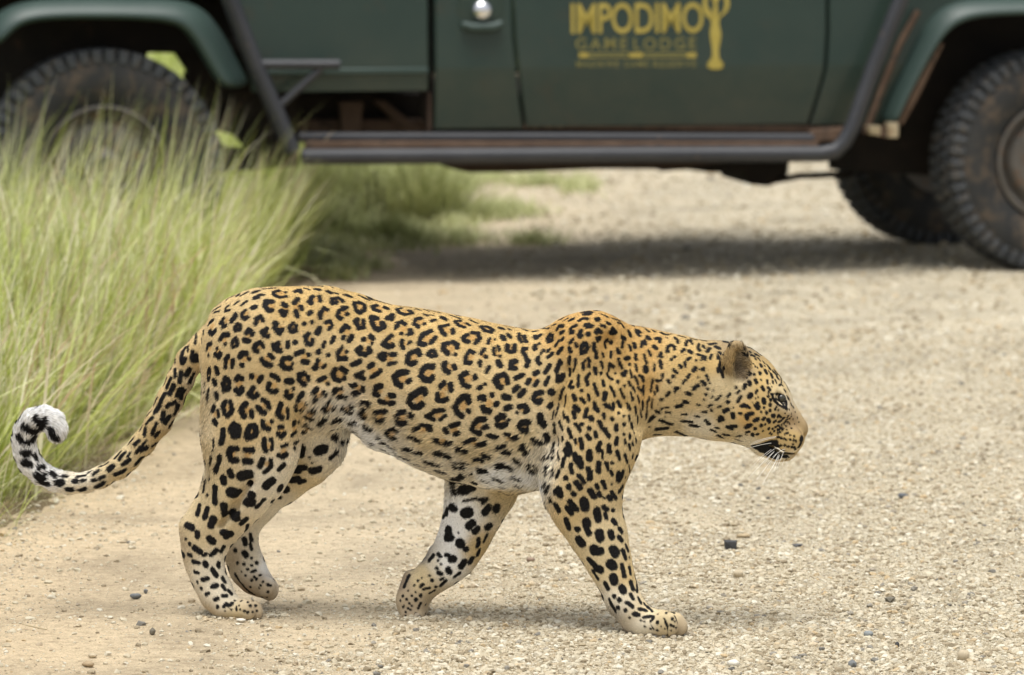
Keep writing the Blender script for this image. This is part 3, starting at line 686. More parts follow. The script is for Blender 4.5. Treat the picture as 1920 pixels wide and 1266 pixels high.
# ================================================================== LEOPARD
# Coat markings read off the animal, plus painted toe-crease shade: every group is "radius x y [x y ...]" (a stroke), b = tawny rosette centre.
# Each set: origin and pixels per unit.
MARKS = [
(360, 520, 1.58, """3 14 43 20 38,3 29 33 34 29,3 43 26 50 22,3 60 21 66 18,3 74 18 80 16,2 86 14 100 13,2 114 11 128 10,2 140 10 156 11,2 134 13 141 15,3 147 14 152 15,3 162 17 166 19,
2 170 19 174 20,2 168 13 190 18,2 181 21 190 24,3 103 16 97 18 98 21 104 24 112 23,3 112 18,b3 106 20,4 124 17 128 15 130 18,3 74 25 78 24,2 83 21 87 21,2 76 23 82 20,2.5 43 34 40 37 40 40 45 39,2.5 52 31 55 29,
2.5 59 33 66 28,2 26 39 35 34,2 27 41 33 40,4 21 54 25 51,4 21 64 24 67 28 63,b3 24 58,3.5 38 49 35 53 38 55 37 58 41 57,b2 41 52,3 52 43 47 50 47 53 52 48 53 44,3 64 39 60 42 60 47 64 49 67 47,b2 65 43,
4 73 36 76 35,4 96 29 88 29 87 34 92 40 95 39,b3 94 35,4 109 32 112 34,4 107 40 109 45 112 41,b3 111 38,4 126 26 122 30,3 130 35 131 38,4 124 41 126 46,b3 126 35,4 143 23 140 29 142 31,3.5 152 23 153 28,b3 147 26,
3.5 174 25 166 26 167 31 172 30,3 178 27,b3 173 27,3.5 157 37 153 42 153 48,3 161 39,b2 157 41,3.5 182 37 175 40 173 46 177 49,3.5 185 44,b3 180 42,3.5 76 55 77 49 82 46 85 51,b2 81 50,
3 55 55 51 60 52 63 57 62 58 58 55 55,b1 55 59,4.5 100 55,4 99 60 104 66 107 63,b2 105 61,3.5 88 63 83 65 85 69 91 70,3 89 61,b2 88 66,3 120 54 116 60 118 65 124 63 124 57 120 54,b2 120 60,3.5 134 55,3.5 143 53,
3.5 139 44 142 41,3 159 54 165 52 167 57 163 62,b2 162 57,4.5 149 66 152 61,3.5 178 64 183 58 187 60,b2 184 64,4 65 66 68 62 72 67,4.5 63 74 67 75,b2 67 69,4 34 73 37 68 43 68,3 40 79,b2 39 73,
3 52 72 48 77 49 83 54 81 54 75 52 72,b2 51 77,3.5 139 67 135 70 137 79 142 80 144 74,b2 140 73,4 123 77,3 166 78 169 71,3 156 82 158 77,3.5 180 72,4 187 75,3 23 78 19 80 18 85,3 20 92,b2 21 84,3 30 84,
4 28 91 32 95 34 90,b2 31 88,4 76 87 75 84,3.5 76 80 82 77 85 82,4 78 88,b2 80 82,4 103 78 97 80 98 85 105 87,b2 103 82,3.5 114 77 114 82,4 151 88,3.5 162 92,3.5 178 84 174 88 174 97 183 96,3 184 88,b3 179 91,
3.5 43 93 40 98 40 106,3.5 49 98 48 106,b3 44 99,4 57 94 60 89 65 90,3 68 97,4 60 104,b3 63 96,4 83 97 87 102 94 104,4 93 92 96 95,b3 90 97,4 117 96 109 96 107 103 110 108 117 108,3 120 102,b4 113 102,
4 124 91 131 88,3.5 139 92,4 132 100 137 100,b3 134 95,3.5 150 99,4 146 108 148 107,3 148 103,3 156 107 159 104,b2 153 103,4 171 109 168 114 170 121 175 123,4 178 108 183 112,3.5 182 119,b4 175 115,
3 21 107 19 113 20 120,2 22 110 22 117,b1 21 113,4 29 107 31 113,2 12 54 13 58,2 14 63 14 67,1.5 12 71 12 78,2 7 65 5 72,2 4 75"""),
(360, 700, 1.58, """4 27 7 28 12,4 29 23 30 28,3 20 19 20 29,1.5 15 8 16 20,4 40 5 37 12 39 19 44 17 44 9 40 5,b1.5 41 11,4 53 7 56 4 60 6,5 53 20 56 23 60 18,b3 56 12,4.5 71 3,4 80 9 83 4,b2 76 4,4 95 2 100 4 103 7,
5 113 9 118 9,4 133 1 127 2 128 8 134 13,3.5 139 8 138 4,b4 134 6,4 152 8 158 5,3 162 12,b2 159 9,4 73 17 68 24 73 28 78 25,3 78 23,b2 73 22,4 92 13 91 18 95 21,4 98 22 101 20,b2 98 15,
3.5 113 21 112 26 116 29 119 26,2.5 121 18,b2 116 23,4 132 24 128 28 127 32,3 137 35,3 124 39 124 44,3 129 44 131 42,b3 130 37,4 149 18 145 22,4 148 29,3 157 22 160 24,b2 153 23,4 170 21 172 19,3 178 18,
3 176 26 184 28,b2 177 22,3 189 14,3.5 27 38 25 44,2.5 31 43 32 51,4 27 56 28 60,b2 28 48,4 40 33 37 39 39 47 42 50 47 46 48 37 46 34,b2 43 40,4.5 64 36 59 42 62 51,4 71 45 71 50,b2.5 66 43,4 85 31 90 35 92 40,
4.5 79 40 83 45 86 46,b2 86 38,4 106 36 104 41 102 47 107 52,2.5 114 41 114 53,b2 109 45,3 165 31 158 38 163 42,3.5 171 38,b2 165 36,4 143 42 147 42,4 137 49 145 51,b2 143 46,4 182 38,4 187 42,5 155 57 160 50,
6 174 52 178 51,3 189 57,5 50 60 47 66 50 74 55 73 55 63,b2.5 51 67,4.5 69 62 65 72 66 76 74 74 77 68 75 62,b2.5 72 68,3.5 69 62 75 61,4 84 57 85 63 91 66,3.5 95 57,b2 90 60,4.5 37 67 37 74 35 82,3.5 104 63 108 63,
3.5 102 71 106 75 110 71,b2 107 69,3 121 61 122 56,3 127 57,3 119 73 123 69,b2 122 65,3 134 60 138 59 143 65,4 132 69 136 69,b2 138 65,4 86 79 86 86 88 91,3 94 78 96 83 95 89,b2 91 85,
5 53 89 46 90 44 96 47 102 53 103,b2.5 49 94,4.5 64 90 72 90,5 63 104 69 104,b2.5 66 97,2 26 77 26 90,2 24 96 22 106,4 33 98 32 105 29 113,3 107 86 113 84,4 103 97 107 99 112 96,b2 109 92,3 122 82 126 80,
3 122 88,4.5 84 102 81 110,3.5 94 102 94 110 86 118,b2 89 107,4 104 114 109 108"""),
(640, 540, 1.58, """2.5 6 8 13 11,3.5 2 16,2.2 21 9 34 15,1.2 0 3 10 5,2 41 15 48 17,1.6 51 18 61 20,1.5 70 20 85 23,1.7 90 25 95 27,1.6 100 26 105 28,1.6 107 27 118 30,2 131 33 143 37,1.7 153 38 162 42,1.2 154 37 178 43,
3.5 16 18 18 27 22 29 28 26 28 20 24 18 16 18,b3.5 23 22,3.3 43 21 38 22 39 26 46 28,3 52 23 56 25,b3 45 24,3.2 73 24 67 25 69 29 77 32 85 30 82 27,b3 77 28,2.5 80 27,4 55 36 61 32 60 37,2.5 98 31 103 33,
1.5 103 32 111 33,3.5 108 39 112 38,3.5 120 35 125 38,3.5 20 38 17 39 20 44 21 49 27 47 27 39,b2.5 23 43,4 43 36 36 35 37 41 40 47 45 50 52 46 49 42,b4 43 42,3.5 2 50 5 45 9 47,3.5 3 58,4 11 61 13 58,3 2 23 7 23,
3 8 31,2.5 1 36,b2.5 3 29,3.5 66 47 68 42 73 40 76 43,3 65 48,2.8 72 54,3.3 80 55 84 54 82 50,b3 74 49,3.5 95 36 89 37 87 42 92 46,3 99 43,b3 93 40,3.5 127 44 117 46 120 52 124 56,3.5 133 49 133 54,b3.5 126 51,
3 142 39 136 40 139 44 147 47,2.5 149 42 154 45,b2.5 145 43,3 174 46 166 46 171 51 178 53 181 50 176 47,b2.5 174 49,3 189 48,4 60 57 55 61 50 67 57 70 61 68,b3 57 64,3.8 27 61,3.8 35 57 38 60,2.8 37 66,b2.5 34 62,
3.5 73 63 72 68 74 71,2.5 80 66 83 64,b2 76 67,4 107 51 99 54 94 60 93 66 100 67,3.5 112 59 107 65,b4.5 103 60,3.8 150 56 145 59 147 63 151 64,3.8 156 53 163 54 165 60 160 66,b3.5 155 59,3 177 60 175 66,
3 183 61,b2 179 63,4 24 71 19 74 22 77 29 79 35 76 33 72,b3 27 74,3 1 70,3 7 75,3 2 83,b3 2 76,4.5 52 79 46 81 51 84,3.5 60 79 65 79,3.3 57 90 65 89,b4 57 83,4 94 79 91 74 84 76 80 81 79 88 84 91 88 89,b3.5 85 82,
3.3 111 74 106 76 103 79 107 81 113 80 111 74,b1.5 107 77,4 127 66 122 67 122 73 127 78,3.5 133 64 138 68 138 71,3.3 136 79,b4 130 72,3.3 170 73 167 78,3 172 82,b2 169 80,3.5 165 88 165 92,
3.5 157 77 153 75 149 80 148 89 154 89,b3 153 82,2.5 182 73 183 80,2.3 187 70 188 75,3.5 186 89 189 92,b2 186 79,4 14 91 23 87,4 34 93 38 91,3.5 38 105 45 101 47 98,3 36 106,b3 40 99,3.8 26 100 20 103 19 104 27 107,
2.5 25 104,3.8 1 96 6 98,3.3 4 107,b2.5 1 102,4 124 89 122 92 123 97 128 100,3.7 134 92 135 95,b3 129 94,3.3 176 94 173 100,4.5 78 100 69 101 63 106 66 113 72 116,3.8 82 109 79 112,b4.5 73 107,
4.5 109 93 102 93 96 98 95 104 100 109 106 110 109 106,b4.5 104 102,4 149 101 145 103 142 106 145 114 152 117,4 159 105 159 107,b4.5 150 107,4 189 104 184 109 187 117,b3 189 111,4 118 117 123 112,4 130 114 131 121,
b3 125 117,3.5 164 119 166 118,3 171 114,4 14 117 17 115,3.5 26 118 27 122,4 16 124 20 124,b3 21 119"""),
(640, 720, 1.58, """4.2 48 2 42 4 40 12 44 13,b3 45 8,4 58 14 63 14,3.8 46 21 52 22,4 58 23 63 22,b3 55 18,2.5 1 15 8 15,3 1 5,3.3 26 21 31 22 35 24,3.5 5 25 7 27,3.2 13 23 16 25,3 11 31 14 31,b2 9 26,
5 100 11 99 7 91 9 83 16 81 22 86 27 93 27 97 24,b4.5 92 17,4 115 12 115 19 121 20 126 18,b3 120 14,4.3 152 21 151 15 145 15 139 21 136 27 138 34 143 38,4 152 32,b4 145 24,4 165 17 170 15 169 19,3.5 180 14,
3.8 183 25 185 23,4 169 27 171 31 177 32,b3 176 23,3.5 30 29 26 33 29 38 31 38,b2 31 34,3.3 42 33 54 32,3 44 40 49 43 53 42,b2 49 37,3.7 76 33 69 34 67 38 71 45 79 45,4.2 83 37 85 38,b3.5 75 39,
3.5 122 31 112 32 107 36 102 38 110 42,3.3 118 42 124 38,b3.5 115 36,4 170 41 163 42 158 47 156 54 160 58 165 58,3.3 169 52 173 50,b3.5 163 49,3.5 89 53 92 52,3.2 95 49 101 49 107 51,2.6 103 54 107 56,b2.5 99 53,
3.5 130 50 140 47,4.2 124 54 126 57,3.3 136 60 141 58,b3.5 134 54,3.5 67 52 60 53 58 57 63 61 69 63,2.6 68 53 71 55,b2.5 64 57,3.2 84 61 90 64 97 67,4 113 66 117 68 119 70,3.5 126 70 130 70,b2.5 121 68,
3.3 148 69 155 66 160 65,3.3 163 73 172 71,b2.5 160 69,3.5 177 62 185 62,3.5 13 44 20 43,4 33 48 40 53,2.5 17 54 24 56,2.5 47 61 50 62,3 54 69 60 72 66 76,2 40 68 45 71,2 53 76 58 79,4 80 76 86 76,3 91 80 99 81,
2.8 72 85 80 88 87 90,1.8 91 95 100 97,4 115 81 122 81,3.3 125 83 132 85,4 141 77 150 80,3 103 91 112 94 120 95,3.5 117 101 127 104,2 137 92 145 92 154 94,3 139 97 148 98,3 162 88 172 89,3 172 83 180 86,
3.8 167 102 175 102,3 186 76,3 188 97,3 136 112 142 111 145 107,2.3 155 106"""),
(900, 570, 1.58, """3 24 28 28 30,2.5 35 30 37 31,1.2 30 26 44 29,1.3 5 21 15 23,3.5 27 38 29 42,3 34 36 37 40,2.8 47 35 47 40 50 46,3 53 38 55 45,b2 50 40,2.3 54 31 57 32,2 64 33 69 32,3.3 65 38 67 41 72 37,
3.5 33 49 33 55 37 57 41 56 42 49,b2.5 38 52,2.5 17 53 18 60,2.2 22 50 24 55,2.5 24 62,b2 21 57,4 22 69 25 73,3 56 53 52 53 52 58 55 62 56 68,3.5 56 73 58 68,b1 55 55,3.5 43 68 38 69 37 76 43 77,b2 42 72,
3.5 66 50 65 54,2.5 71 47,3 87 38 83 36 81 41 82 45 87 42,b1.5 84 40,2 77 29 83 28,1.4 86 25 90 24,2.8 90 49 94 44,2.5 97 43 99 41,2.3 72 60 76 55,2.8 70 63 68 67 71 71,2.5 81 56 83 54,3 81 63 86 59,3 93 58 98 52,
3.3 78 81 83 73,3.3 65 83 69 81,3.5 43 88 51 84,3.5 95 68 92 77 91 79,3 97 70,3.3 93 86 92 91 97 90 99 84,3 78 95 82 87,3.3 59 90 57 94,3.2 66 96 69 92,b2 64 89,4 29 84 22 86 19 91 22 98 25 99,3.5 32 87 34 93,b4 26 92,
3.5 41 103 45 99,4 48 109 53 103,3.8 15 108,4 3 111 5 113,4 29 110 35 111,3.8 73 105 66 107 64 113 69 117 72 114,b2.5 69 110,5 85 104,3.5 20 119,3.5 83 122 85 118,
3 122 10 128 9 134 10 131 12 125 12,1.2 107 13 112 11,2 101 19 105 17,2.5 106 20 112 17,2.5 119 19 124 17 128 18,4 140 18,2 144 12 152 16,1.5 158 18 167 21,2.8 99 26 94 26 92 30,2.8 96 34 99 33,
2.8 114 26 109 28 108 34 111 33,3.5 120 32 118 36 120 38,3.8 129 36,2.5 125 25 130 24,2.5 128 27 134 26,3 139 34 141 31 144 34,2.3 145 26 149 27,2.5 152 23 154 24,4 156 34 158 31 160 34,2 164 23 168 24,2.3 169 25 171 28,
2.6 177 33 179 38,1.5 176 23 184 27,2.2 186 31 188 36,2.5 111 42 107 46,2.3 114 47 115 50,3 106 52 108 56,3 124 47 121 52 121 58 126 57 128 51 127 47,b2 124 53,2.8 140 41 143 40 140 44,2.7 136 47 136 53 138 57 139 63,
2.6 151 43 148 47 149 51,3 156 46,b1.5 153 47,3.2 169 40 172 41,1.8 170 45 169 52,2.5 164 54 166 58,2.3 183 47 184 52,2.3 178 50 179 54,2.2 146 59 147 62,2.4 156 57 155 63,2 144 69 146 75,2.3 107 63 106 71,
2 114 65 113 75 111 79,2.3 107 77 107 84,2.4 125 67 123 71 123 77,2.4 129 65 130 73,b1.5 127 70,2.5 137 76 138 83,2.3 144 82,2 153 79 154 71 159 75,1.8 161 82,2.2 151 83 153 87 157 89,2.2 165 65 166 70 169 76,
3 173 65 177 64,2.2 185 60 186 66,2.2 178 72,1.7 185 72 187 79,2.6 169 83 172 85 173 80,1.6 179 78 180 87,2 117 85 117 97,2.4 130 83 126 88 128 95,3 109 92 106 97 110 99,2.6 146 91 147 96,2.6 136 95 138 102 140 107,
2.8 164 92,2 177 92 179 96,1.7 185 87 188 94,2.3 155 98 157 102,2.3 159 104 160 109,1.5 172 97,2 167 101 170 107 172 111,1.8 100 99 97 106 95 113,2.2 102 109 101 120,2.8 121 103,2.6 120 112 124 116,2.2 129 107 130 114,
2.8 111 108 113 113,3.3 149 106 148 112,1.4 182 99 184 104,1.8 179 105 182 113,1.3 187 109 189 116,2.6 136 117 137 122,2.2 164 115 167 122,1.8 175 117 178 125,2.4 149 119 154 121,2.5 158 118 159 122,1.3 185 120 185 126,
1.3 94 118 92 126"""),
(900, 760, 1.58, """4 4 2 5 6 12 7,4 32 4 36 2,3.5 47 2 54 0,3 45 8,3.5 54 8 57 5,b3 51 4,4 21 16 25 12 29 13,3 35 17,4 21 23 26 25 31 23,b3 27 18,4 58 20 51 20 48 25 52 29 57 29,b2.5 55 24,5 72 13 73 19 76 22,4.5 73 16,
3.5 1 17 6 17,3 4 27 9 26,3 11 36 20 37,2.8 31 34 36 35,3 39 38 45 37,b2 37 37,3.5 64 40 74 44,4 79 35 81 39,3.5 1 47 8 44,3 22 49 31 47,3 31 54 38 53,4 52 48 57 53,3 7 58 15 61,2.5 0 62 8 65,3 44 61 50 65,
3.5 1 75 11 78,4.5 25 71 31 70,3 37 71 41 73,2.5 20 85 29 89,2.4 42 83 51 86,1.5 4 88 16 93,2 28 97 32 97,1.5 44 94 51 96,1.8 47 103 56 102,1 0 98 14 99,1 24 102 30 102,1 35 106 39 104,2.4 60 65 62 72 68 76,1.8 66 66 70 72,
2.2 77 59 83 60,2.2 82 70 81 78,2.5 75 94 79 90,1.5 93 2 90 12,1.5 88 6 86 16,2 99 7 101 14,2.2 104 14 105 19,2.5 95 19 98 28,2 88 22 89 33,3 105 27 108 37,4 113 2 117 5,3 111 8 113 14,2.8 127 5 125 13,3.5 132 14 133 16,
2.5 114 22 119 30,2.6 121 22,3.2 130 27,3.5 128 35 130 39,2.8 137 32 138 37,3 137 2 140 6,2.8 147 11 148 15,3.2 157 16,3 142 19 145 27,3 148 30 153 36,3 149 28,3 151 1 158 4,2.5 165 9,2.2 171 12,1.8 177 12 178 17,
2.8 162 24 162 29,2.6 171 22,1.9 180 21 181 27,1.8 177 0 178 4,1.6 187 14 187 20,1.3 185 2 186 9,1.8 93 38 94 45,2.3 98 37 98 40,3.8 104 46 106 49 107 55 104 58 102 52,b1 105 53,1.8 113 40 114 45,
3 119 40 121 47 121 51,b1.5 117 46,2.8 163 38 162 45,2 171 34,1.8 172 40 173 45,1.8 178 34 178 39,1.6 183 32,1 185 39 186 43,1.4 181 43 182 47,1.9 177 46 178 52,3 143 44 140 51 141 54,1.8 145 54 146 62,3 153 48 154 55,
1.8 88 45 86 53,1.6 88 53 87 62,2.4 93 54 94 63,2.8 100 63 98 71,3.8 113 58 114 64 118 70 120 73,3 118 61 121 67,b1.5 118 66,4.3 130 55 130 63,2.8 163 54 166 64,2.4 172 58 175 67,1.2 182 55 181 62,3.2 108 70 109 79,
2 88 72 87 82,2.5 94 77 91 85,3.8 102 86,3.5 128 75 131 80 130 87,2.5 132 78,3.6 141 69 141 78,2.6 150 68 152 76,2.2 157 68,2.6 155 77 157 82,4 165 80 165 88,3 170 78 168 85,1.5 177 71 178 78,1.2 173 85,2.8 117 83 124 91"""),
(1120, 600, 1.58, """1.4 37 5 46 8,1.2 50 8 58 9,2 58 11 62 14,1.8 66 12 69 14,2 76 15 80 17,1.3 83 18 90 17,1.6 98 19 105 21,1.2 111 22 119 24,1.5 123 24 130 25,2.2 133 29 140 28,2 46 14 48 17 51 19,1.8 49 12 52 15,
2.2 60 20 63 23,2.5 70 22 74 22 75 26,1.8 83 21,1.8 92 21 96 24 96 27,2 106 30 107 25 111 24 113 29,2.3 121 29 120 33 122 36,2.2 126 31 127 33,2.5 131 37 133 34,2.5 141 32 145 34,2 54 26 53 32,1.8 57 24 58 29,
2.4 67 31 71 34,2.5 84 32 84 37,2 88 30 92 32 92 35,2.4 101 38 104 35,2.3 109 37 112 39,2.4 44 28 45 33,2 39 31 40 36,1.9 61 36 64 42,1.9 56 41 57 46 59 51,2.3 46 41 46 47,2 73 43 76 39 77 44,2.7 88 47,2.3 92 44,
2 107 47 111 45,.8 105 41,2.2 118 48,1.5 119 41 123 42,1.6 126 43 124 48,1.5 129 44 129 48,2 134 46 136 42,2.2 75 49 77 57,1.6 68 53 68 60,3.2 58 57 58 61,1.7 46 53 47 61,2.2 98 53 100 56,2.2 104 51 105 55,
2 91 59 95 63,2.6 91 67,3 115 60 117 57,2.2 124 59 127 57 127 60,2.4 108 68 110 65,1.6 120 68,2 51 66 54 68 55 72,1.8 45 67 48 75,2 78 65 77 72 71 72,2.2 84 72 86 74,2.2 102 75 105 72,2.4 125 73 128 76,1.4 130 66 132 72,
1.4 134 75,1.7 67 70 65 77 64 85,1.8 49 80 52 84,1.8 55 78 55 88,2 71 79 72 84,2.2 93 85 94 81 97 81,2.8 115 81 120 78,2.6 107 87 111 88,2 83 90 86 86,1.6 68 85 69 89,1.4 62 91 62 95,2.3 77 94,2 130 88,1.5 132 82,
1.2 138 84,1.4 137 91,1.5 48 89 50 97,1.6 54 96 54 106,1.2 60 95 59 110 58 118,1.5 66 93 65 105,2.5 103 97 108 98,2.6 95 103 101 101,2 127 95,1.8 77 105,1.7 81 104 85 104,2.2 70 108 74 110,2 83 109 87 110,
1.3 119 100 123 101,1.3 82 114,1.5 101 112 107 112,1.5 118 114 122 115,1.9 126 109 130 109,2 136 107,1.4 133 102 138 101,1.6 45 102 46 111,1.4 51 106 53 115,2.2 62 120 64 117 68 114,1.7 48 114 48 121,2.3 75 119 79 121,
2.2 83 122 90 124,1.9 101 120 113 121,2 129 119 134 124,2.3 112 125 120 126"""),
(1150, 600, 2.527, "1.7 33 81 41 80,2 48 83 55 86,1.2 31 85 36 85,1 27 79"),
(1320, 620, 1.106, """2 70 33 78 36,2.2 69 39 74 42,1.5 78 41 86 44,1.5 87 40 93 43,2.2 88 49,1.3 92 47 96 52,2 100 52 103 56,1.4 84 56,1.5 87 61,2.8 96 58 97 60,2 107 58 112 65,1.3 103 60,2.3 104 68 106 72,2.8 95 72,
2 85 74,1.5 77 76 80 72,1 91 63,1.8 117 69 123 75,2.4 114 74 116 79,1.2 110 69,2 124 79 127 83,1.6 131 83 137 88,2 117 86 117 89,1.6 121 84 123 89,1.8 127 93 131 91 133 93,2.5 88 84 89 88,1.5 97 84,2.5 107 85 108 89,
2.5 77 87 78 91,2.6 68 98 70 92,1 73 80,2.8 99 96 101 101,2 109 96 112 100,1.7 57 106 61 102,1.5 55 97,2.8 88 105 90 102,1 112 90,1 115 95,2 109 105,4 77 112 80 109,2.2 109 111,3.3 101 117 102 122,2.3 58 120 63 112,
2 41 111 44 108,3.2 41 121,1 88 115,1 92 113,1.6 113 117,1 82 122,1.6 22 117 25 115,1.3 27 111 30 109,1.8 15 112,1.6 16 102,1.5 7 99"""),
(1320, 740, 1.106, """3 64 20 68 18,3 72 20,3.3 88 18 91 15,3 93 20 91 24,1.6 78 23,2.8 112 18,2.3 112 27,1.6 102 22,2.3 106 31,1.5 97 30,1.5 121 25 123 21,1.6 126 26,1.5 25 21 29 19,2 9 20 13 17,2.6 14 26,3.3 35 28 41 25,4 49 34 50 38,
2.3 60 32 63 32,1.2 50 22,3.5 72 37 76 33 82 32,3 73 40,4 26 44 29 40 31 42,3 86 44 91 41,2.3 100 42 102 40,2.8 109 43 111 46,2.5 116 36 119 36,1.6 125 38 127 35,1.4 130 38,1.8 118 47 122 45,1.6 126 47 130 45,
1.5 132 43 136 39,1.3 141 42,1.4 135 49 138 46,1.3 142 47,1.6 132 51,1.5 139 53,1 145 41,1 148 37,1.2 143 36,1 145 50,3 5 45 9 50,4 42 55 47 57,2.8 45 53 55 54,3 71 56 76 53 79 52,2.8 97 53,2.8 87 58,2.4 110 58,
1.7 116 58,1.3 104 51,1.4 121 55 127 52,1.7 125 60 130 57,1.7 119 62,1.6 134 58,1.4 125 65 129 64,1.6 137 67 142 65,1.5 146 69,1.4 153 71,1.8 100 62,1.6 112 65,1.2 115 67,1.7 20 56 25 57,2 12 59 20 63,2.6 35 68 44 69,
2.6 24 69 32 73,2 72 64 76 63,2 82 67 83 70,2.3 91 67,1.2 56 71 64 70,2 57 76 65 79,1.2 72 68,2 126 72,1.9 131 74,1.8 136 75,1.6 139 77,1.8 146 76,1.8 152 77,1.4 156 79,2.2 130 86,2.4 137 86,2.3 143 88,2 149 89,
1.8 153 90,1.5 155 93,2 130 96,1.8 135 98,1.7 140 99,1.6 144 100,1.6 148 101,1.2 151 84,1.2 144 106,1 140 110"""),
(320, 880, 2.37, """2.5 36 1,3.5 42 7 42 10,3 47 1 48 5,4.5 56 5 62 4,4 64 10,5 48 18 53 19,4 64 20,4.5 61 26 64 26,4 76 13 80 9,1.7 28 7 26 17,1.7 31 6 29 20,2.8 35 14 35 26,3.2 42 28 43 36,4 49 34 52 38,3 53 35,2.2 23 28 21 36,
2.6 29 31 27 38,3.5 34 39 32 44,2.4 56 43 60 39,3 13 44 17 46,2.6 21 50 21 53,3.5 42 50 47 51,3 44 53,3.5 31 55 33 57,2.8 19 62 23 65,1.3 12 55,1.5 15 59,1.5 14 67 16 68,1.8 26 68 28 67,2.2 32 68 36 64,1.8 40 65 42 61,
2 18 73 22 74,2.4 27 74 28 76,1.8 38 74 38 77,2.3 33 79 36 84,1.7 19 81 22 82,2 25 87 29 86,2.4 33 93 36 92,1.6 41 86 43 89,1.9 41 92 43 95,1.6 46 96 48 98,1.8 41 100 44 100,1.2 21 89,1.4 24 94,1.7 28 99 30 98,
1.9 35 103 37 102,1.5 37 109,1 42 109 44 106,1.2 46 108 49 106,1 48 111,.9 52 109 52 111,1 51 104,1 56 104,.8 54 108,1 63 108,.8 61 105,.8 65 104,.7 65 113,.8 58 112,.8 61 113,.8 67 108,.8 55 111,.7 68 112,.7 43 112,2 68 30 74 24"""),
(1000, 900, 2.37, """3.8 20 8 21 11,3 18 9,3 28 5,2.5 32 11,2.6 34 2 37 6,2.8 45 8 48 13,2 50 4 51 6,1.9 52 10 53 12,2 55 1 57 6,2.4 60 13 61 15,1.9 62 9 65 14,1 56 14,1 62 3,1.5 71 4 68 9,1.5 13 3 11 8,1.2 13 12 14 17,2.8 18 20 20 24,
2.7 29 17 34 23,2.7 27 22 30 26,4.2 40 17 41 21,3.2 50 24 51 31,2.2 56 21 58 23,1.8 57 26 58 30,1.5 63 24,2.4 63 32 65 34,1.6 68 38 70 41,2.6 26 31 28 38,4 42 33 42 35,2.5 42 38 44 42,3 35 39,4 36 47 38 50,
3.8 52 42 53 46,2.8 61 41 62 45,2 68 45 70 48,3.8 48 54,3.5 48 57 53 56,3.8 63 55 65 58,2 71 56 73 62,1 73 51 75 56,2.8 44 63 48 67,3.2 50 70 53 71,4 61 66 63 68,2.1 70 67 72 76,1.4 76 69 77 74,1 76 61 79 68,
1.3 47 72 51 78,3.8 63 77 64 80,2.2 57 82 59 86,3 70 85 71 88,2.1 77 81 79 86,1.3 82 84 82 88,1 80 74 82 82,2 64 92,2.2 68 95,2 77 91 79 94,2 74 97 78 100,1.5 67 101,2 73 103,1.7 83 93 85 97,1.1 86 91 88 95,
1.5 88 98 92 102,1.7 84 102 89 103,2 80 106 83 107,1.1 87 109 93 108,1.2 93 112 95 109,1.3 98 113,1 85 111,.9 76 109,.8 88 112,1 105 105,1.1 110 110,.9 109 115,.8 111 116,.8 109 119,.7 98 119,.7 101 116,.7 106 104 111 105,
.9 91 100 94 104,1.3 60 94 62 99 65 104,.8 93 118,.8 104 118,.7 112 112,.8 113 117,.7 88 116,.8 95 108,.5 98 106 104 110 106 116,.4 106 116 106 123,.4 92 112 95 118,.4 112 108 114 113"""),  # last thin strokes paint the shade in the creases between the toes
(0, 740, 1.58, """5 57 39 61 45 66 50,4 39 28 42 34 46 40,4 50 30 48 37,5 27 41 33 44 40 46,4.5 22 53 25 57,4 29 60 38 58 40 53,5 29 72 35 72,5 31 82 36 84,4 29 84,3.5 43 75 45 79,4 48 88 53 87,3.5 62 93 67 97,5 45 98 52 102,4.5 54 97,
4 50 105 58 107,4.5 69 105 75 104,3.5 71 108,2.5 75 97 80 97,3.5 81 113 87 113,3.5 96 114 101 112,2.2 93 97 102 96,3 88 103 92 103,2.5 97 102 101 101,2.6 111 95 118 90,2.6 110 102 114 101,2.5 119 100 124 97,
3 115 110 124 104,4 130 88 134 85,1.7 120 85 129 80,3 137 95 149 89,1.3 128 107 144 98,1.5 105 93 110 90,3 146 83 154 77,2.6 142 77 149 68,1.8 137 75 144 67,2 152 73 155 69,2.5 162 69 167 62,3 168 66 175 62,3.3 162 82 170 74,
2.8 160 59 165 54,2 170 59 174 54,2.3 181 61 187 56,1.4 153 58 160 50,3 172 47 173 40,2.5 181 46 186 34,2.5 185 49 189 44,2.3 174 34 182 26,1.4 166 43 169 37,2.8 186 20 189 12,1.2 174 26 180 19"""),
(200, 560, 2.686, """.9 33 74 36 68,2 38 71 41 66,2.2 34 79 37 74,1.8 39 84 40 79,2 41 86 44 82,1.5 42 76 44 73 48 72,1.8 48 80 50 74,1.2 44 89 48 84,2.3 50 67 52 63,2 54 64 52 69,2.1 44 66 47 60,1.7 42 62 45 55,1.9 51 58 52 51,
1.6 48 54 48 49,2 56 53 58 49,1.7 58 58 60 54,1.4 61 52,1.2 54 72 57 66,.9 40 60 42 55,1.8 55 34 52 41 53 45 55 42,1.2 57 33 57 37,1.9 60 37 60 43 63 43 63 39,1.1 48 44 49 39,1.1 45 49 46 46,1.5 54 30 57 24,1.3 58 29 60 25,
1.4 64 23 62 31,1.6 60 19 64 15,1.8 67 11 72 7,1.3 66 18 69 14,1 68 22 68 24"""),
]
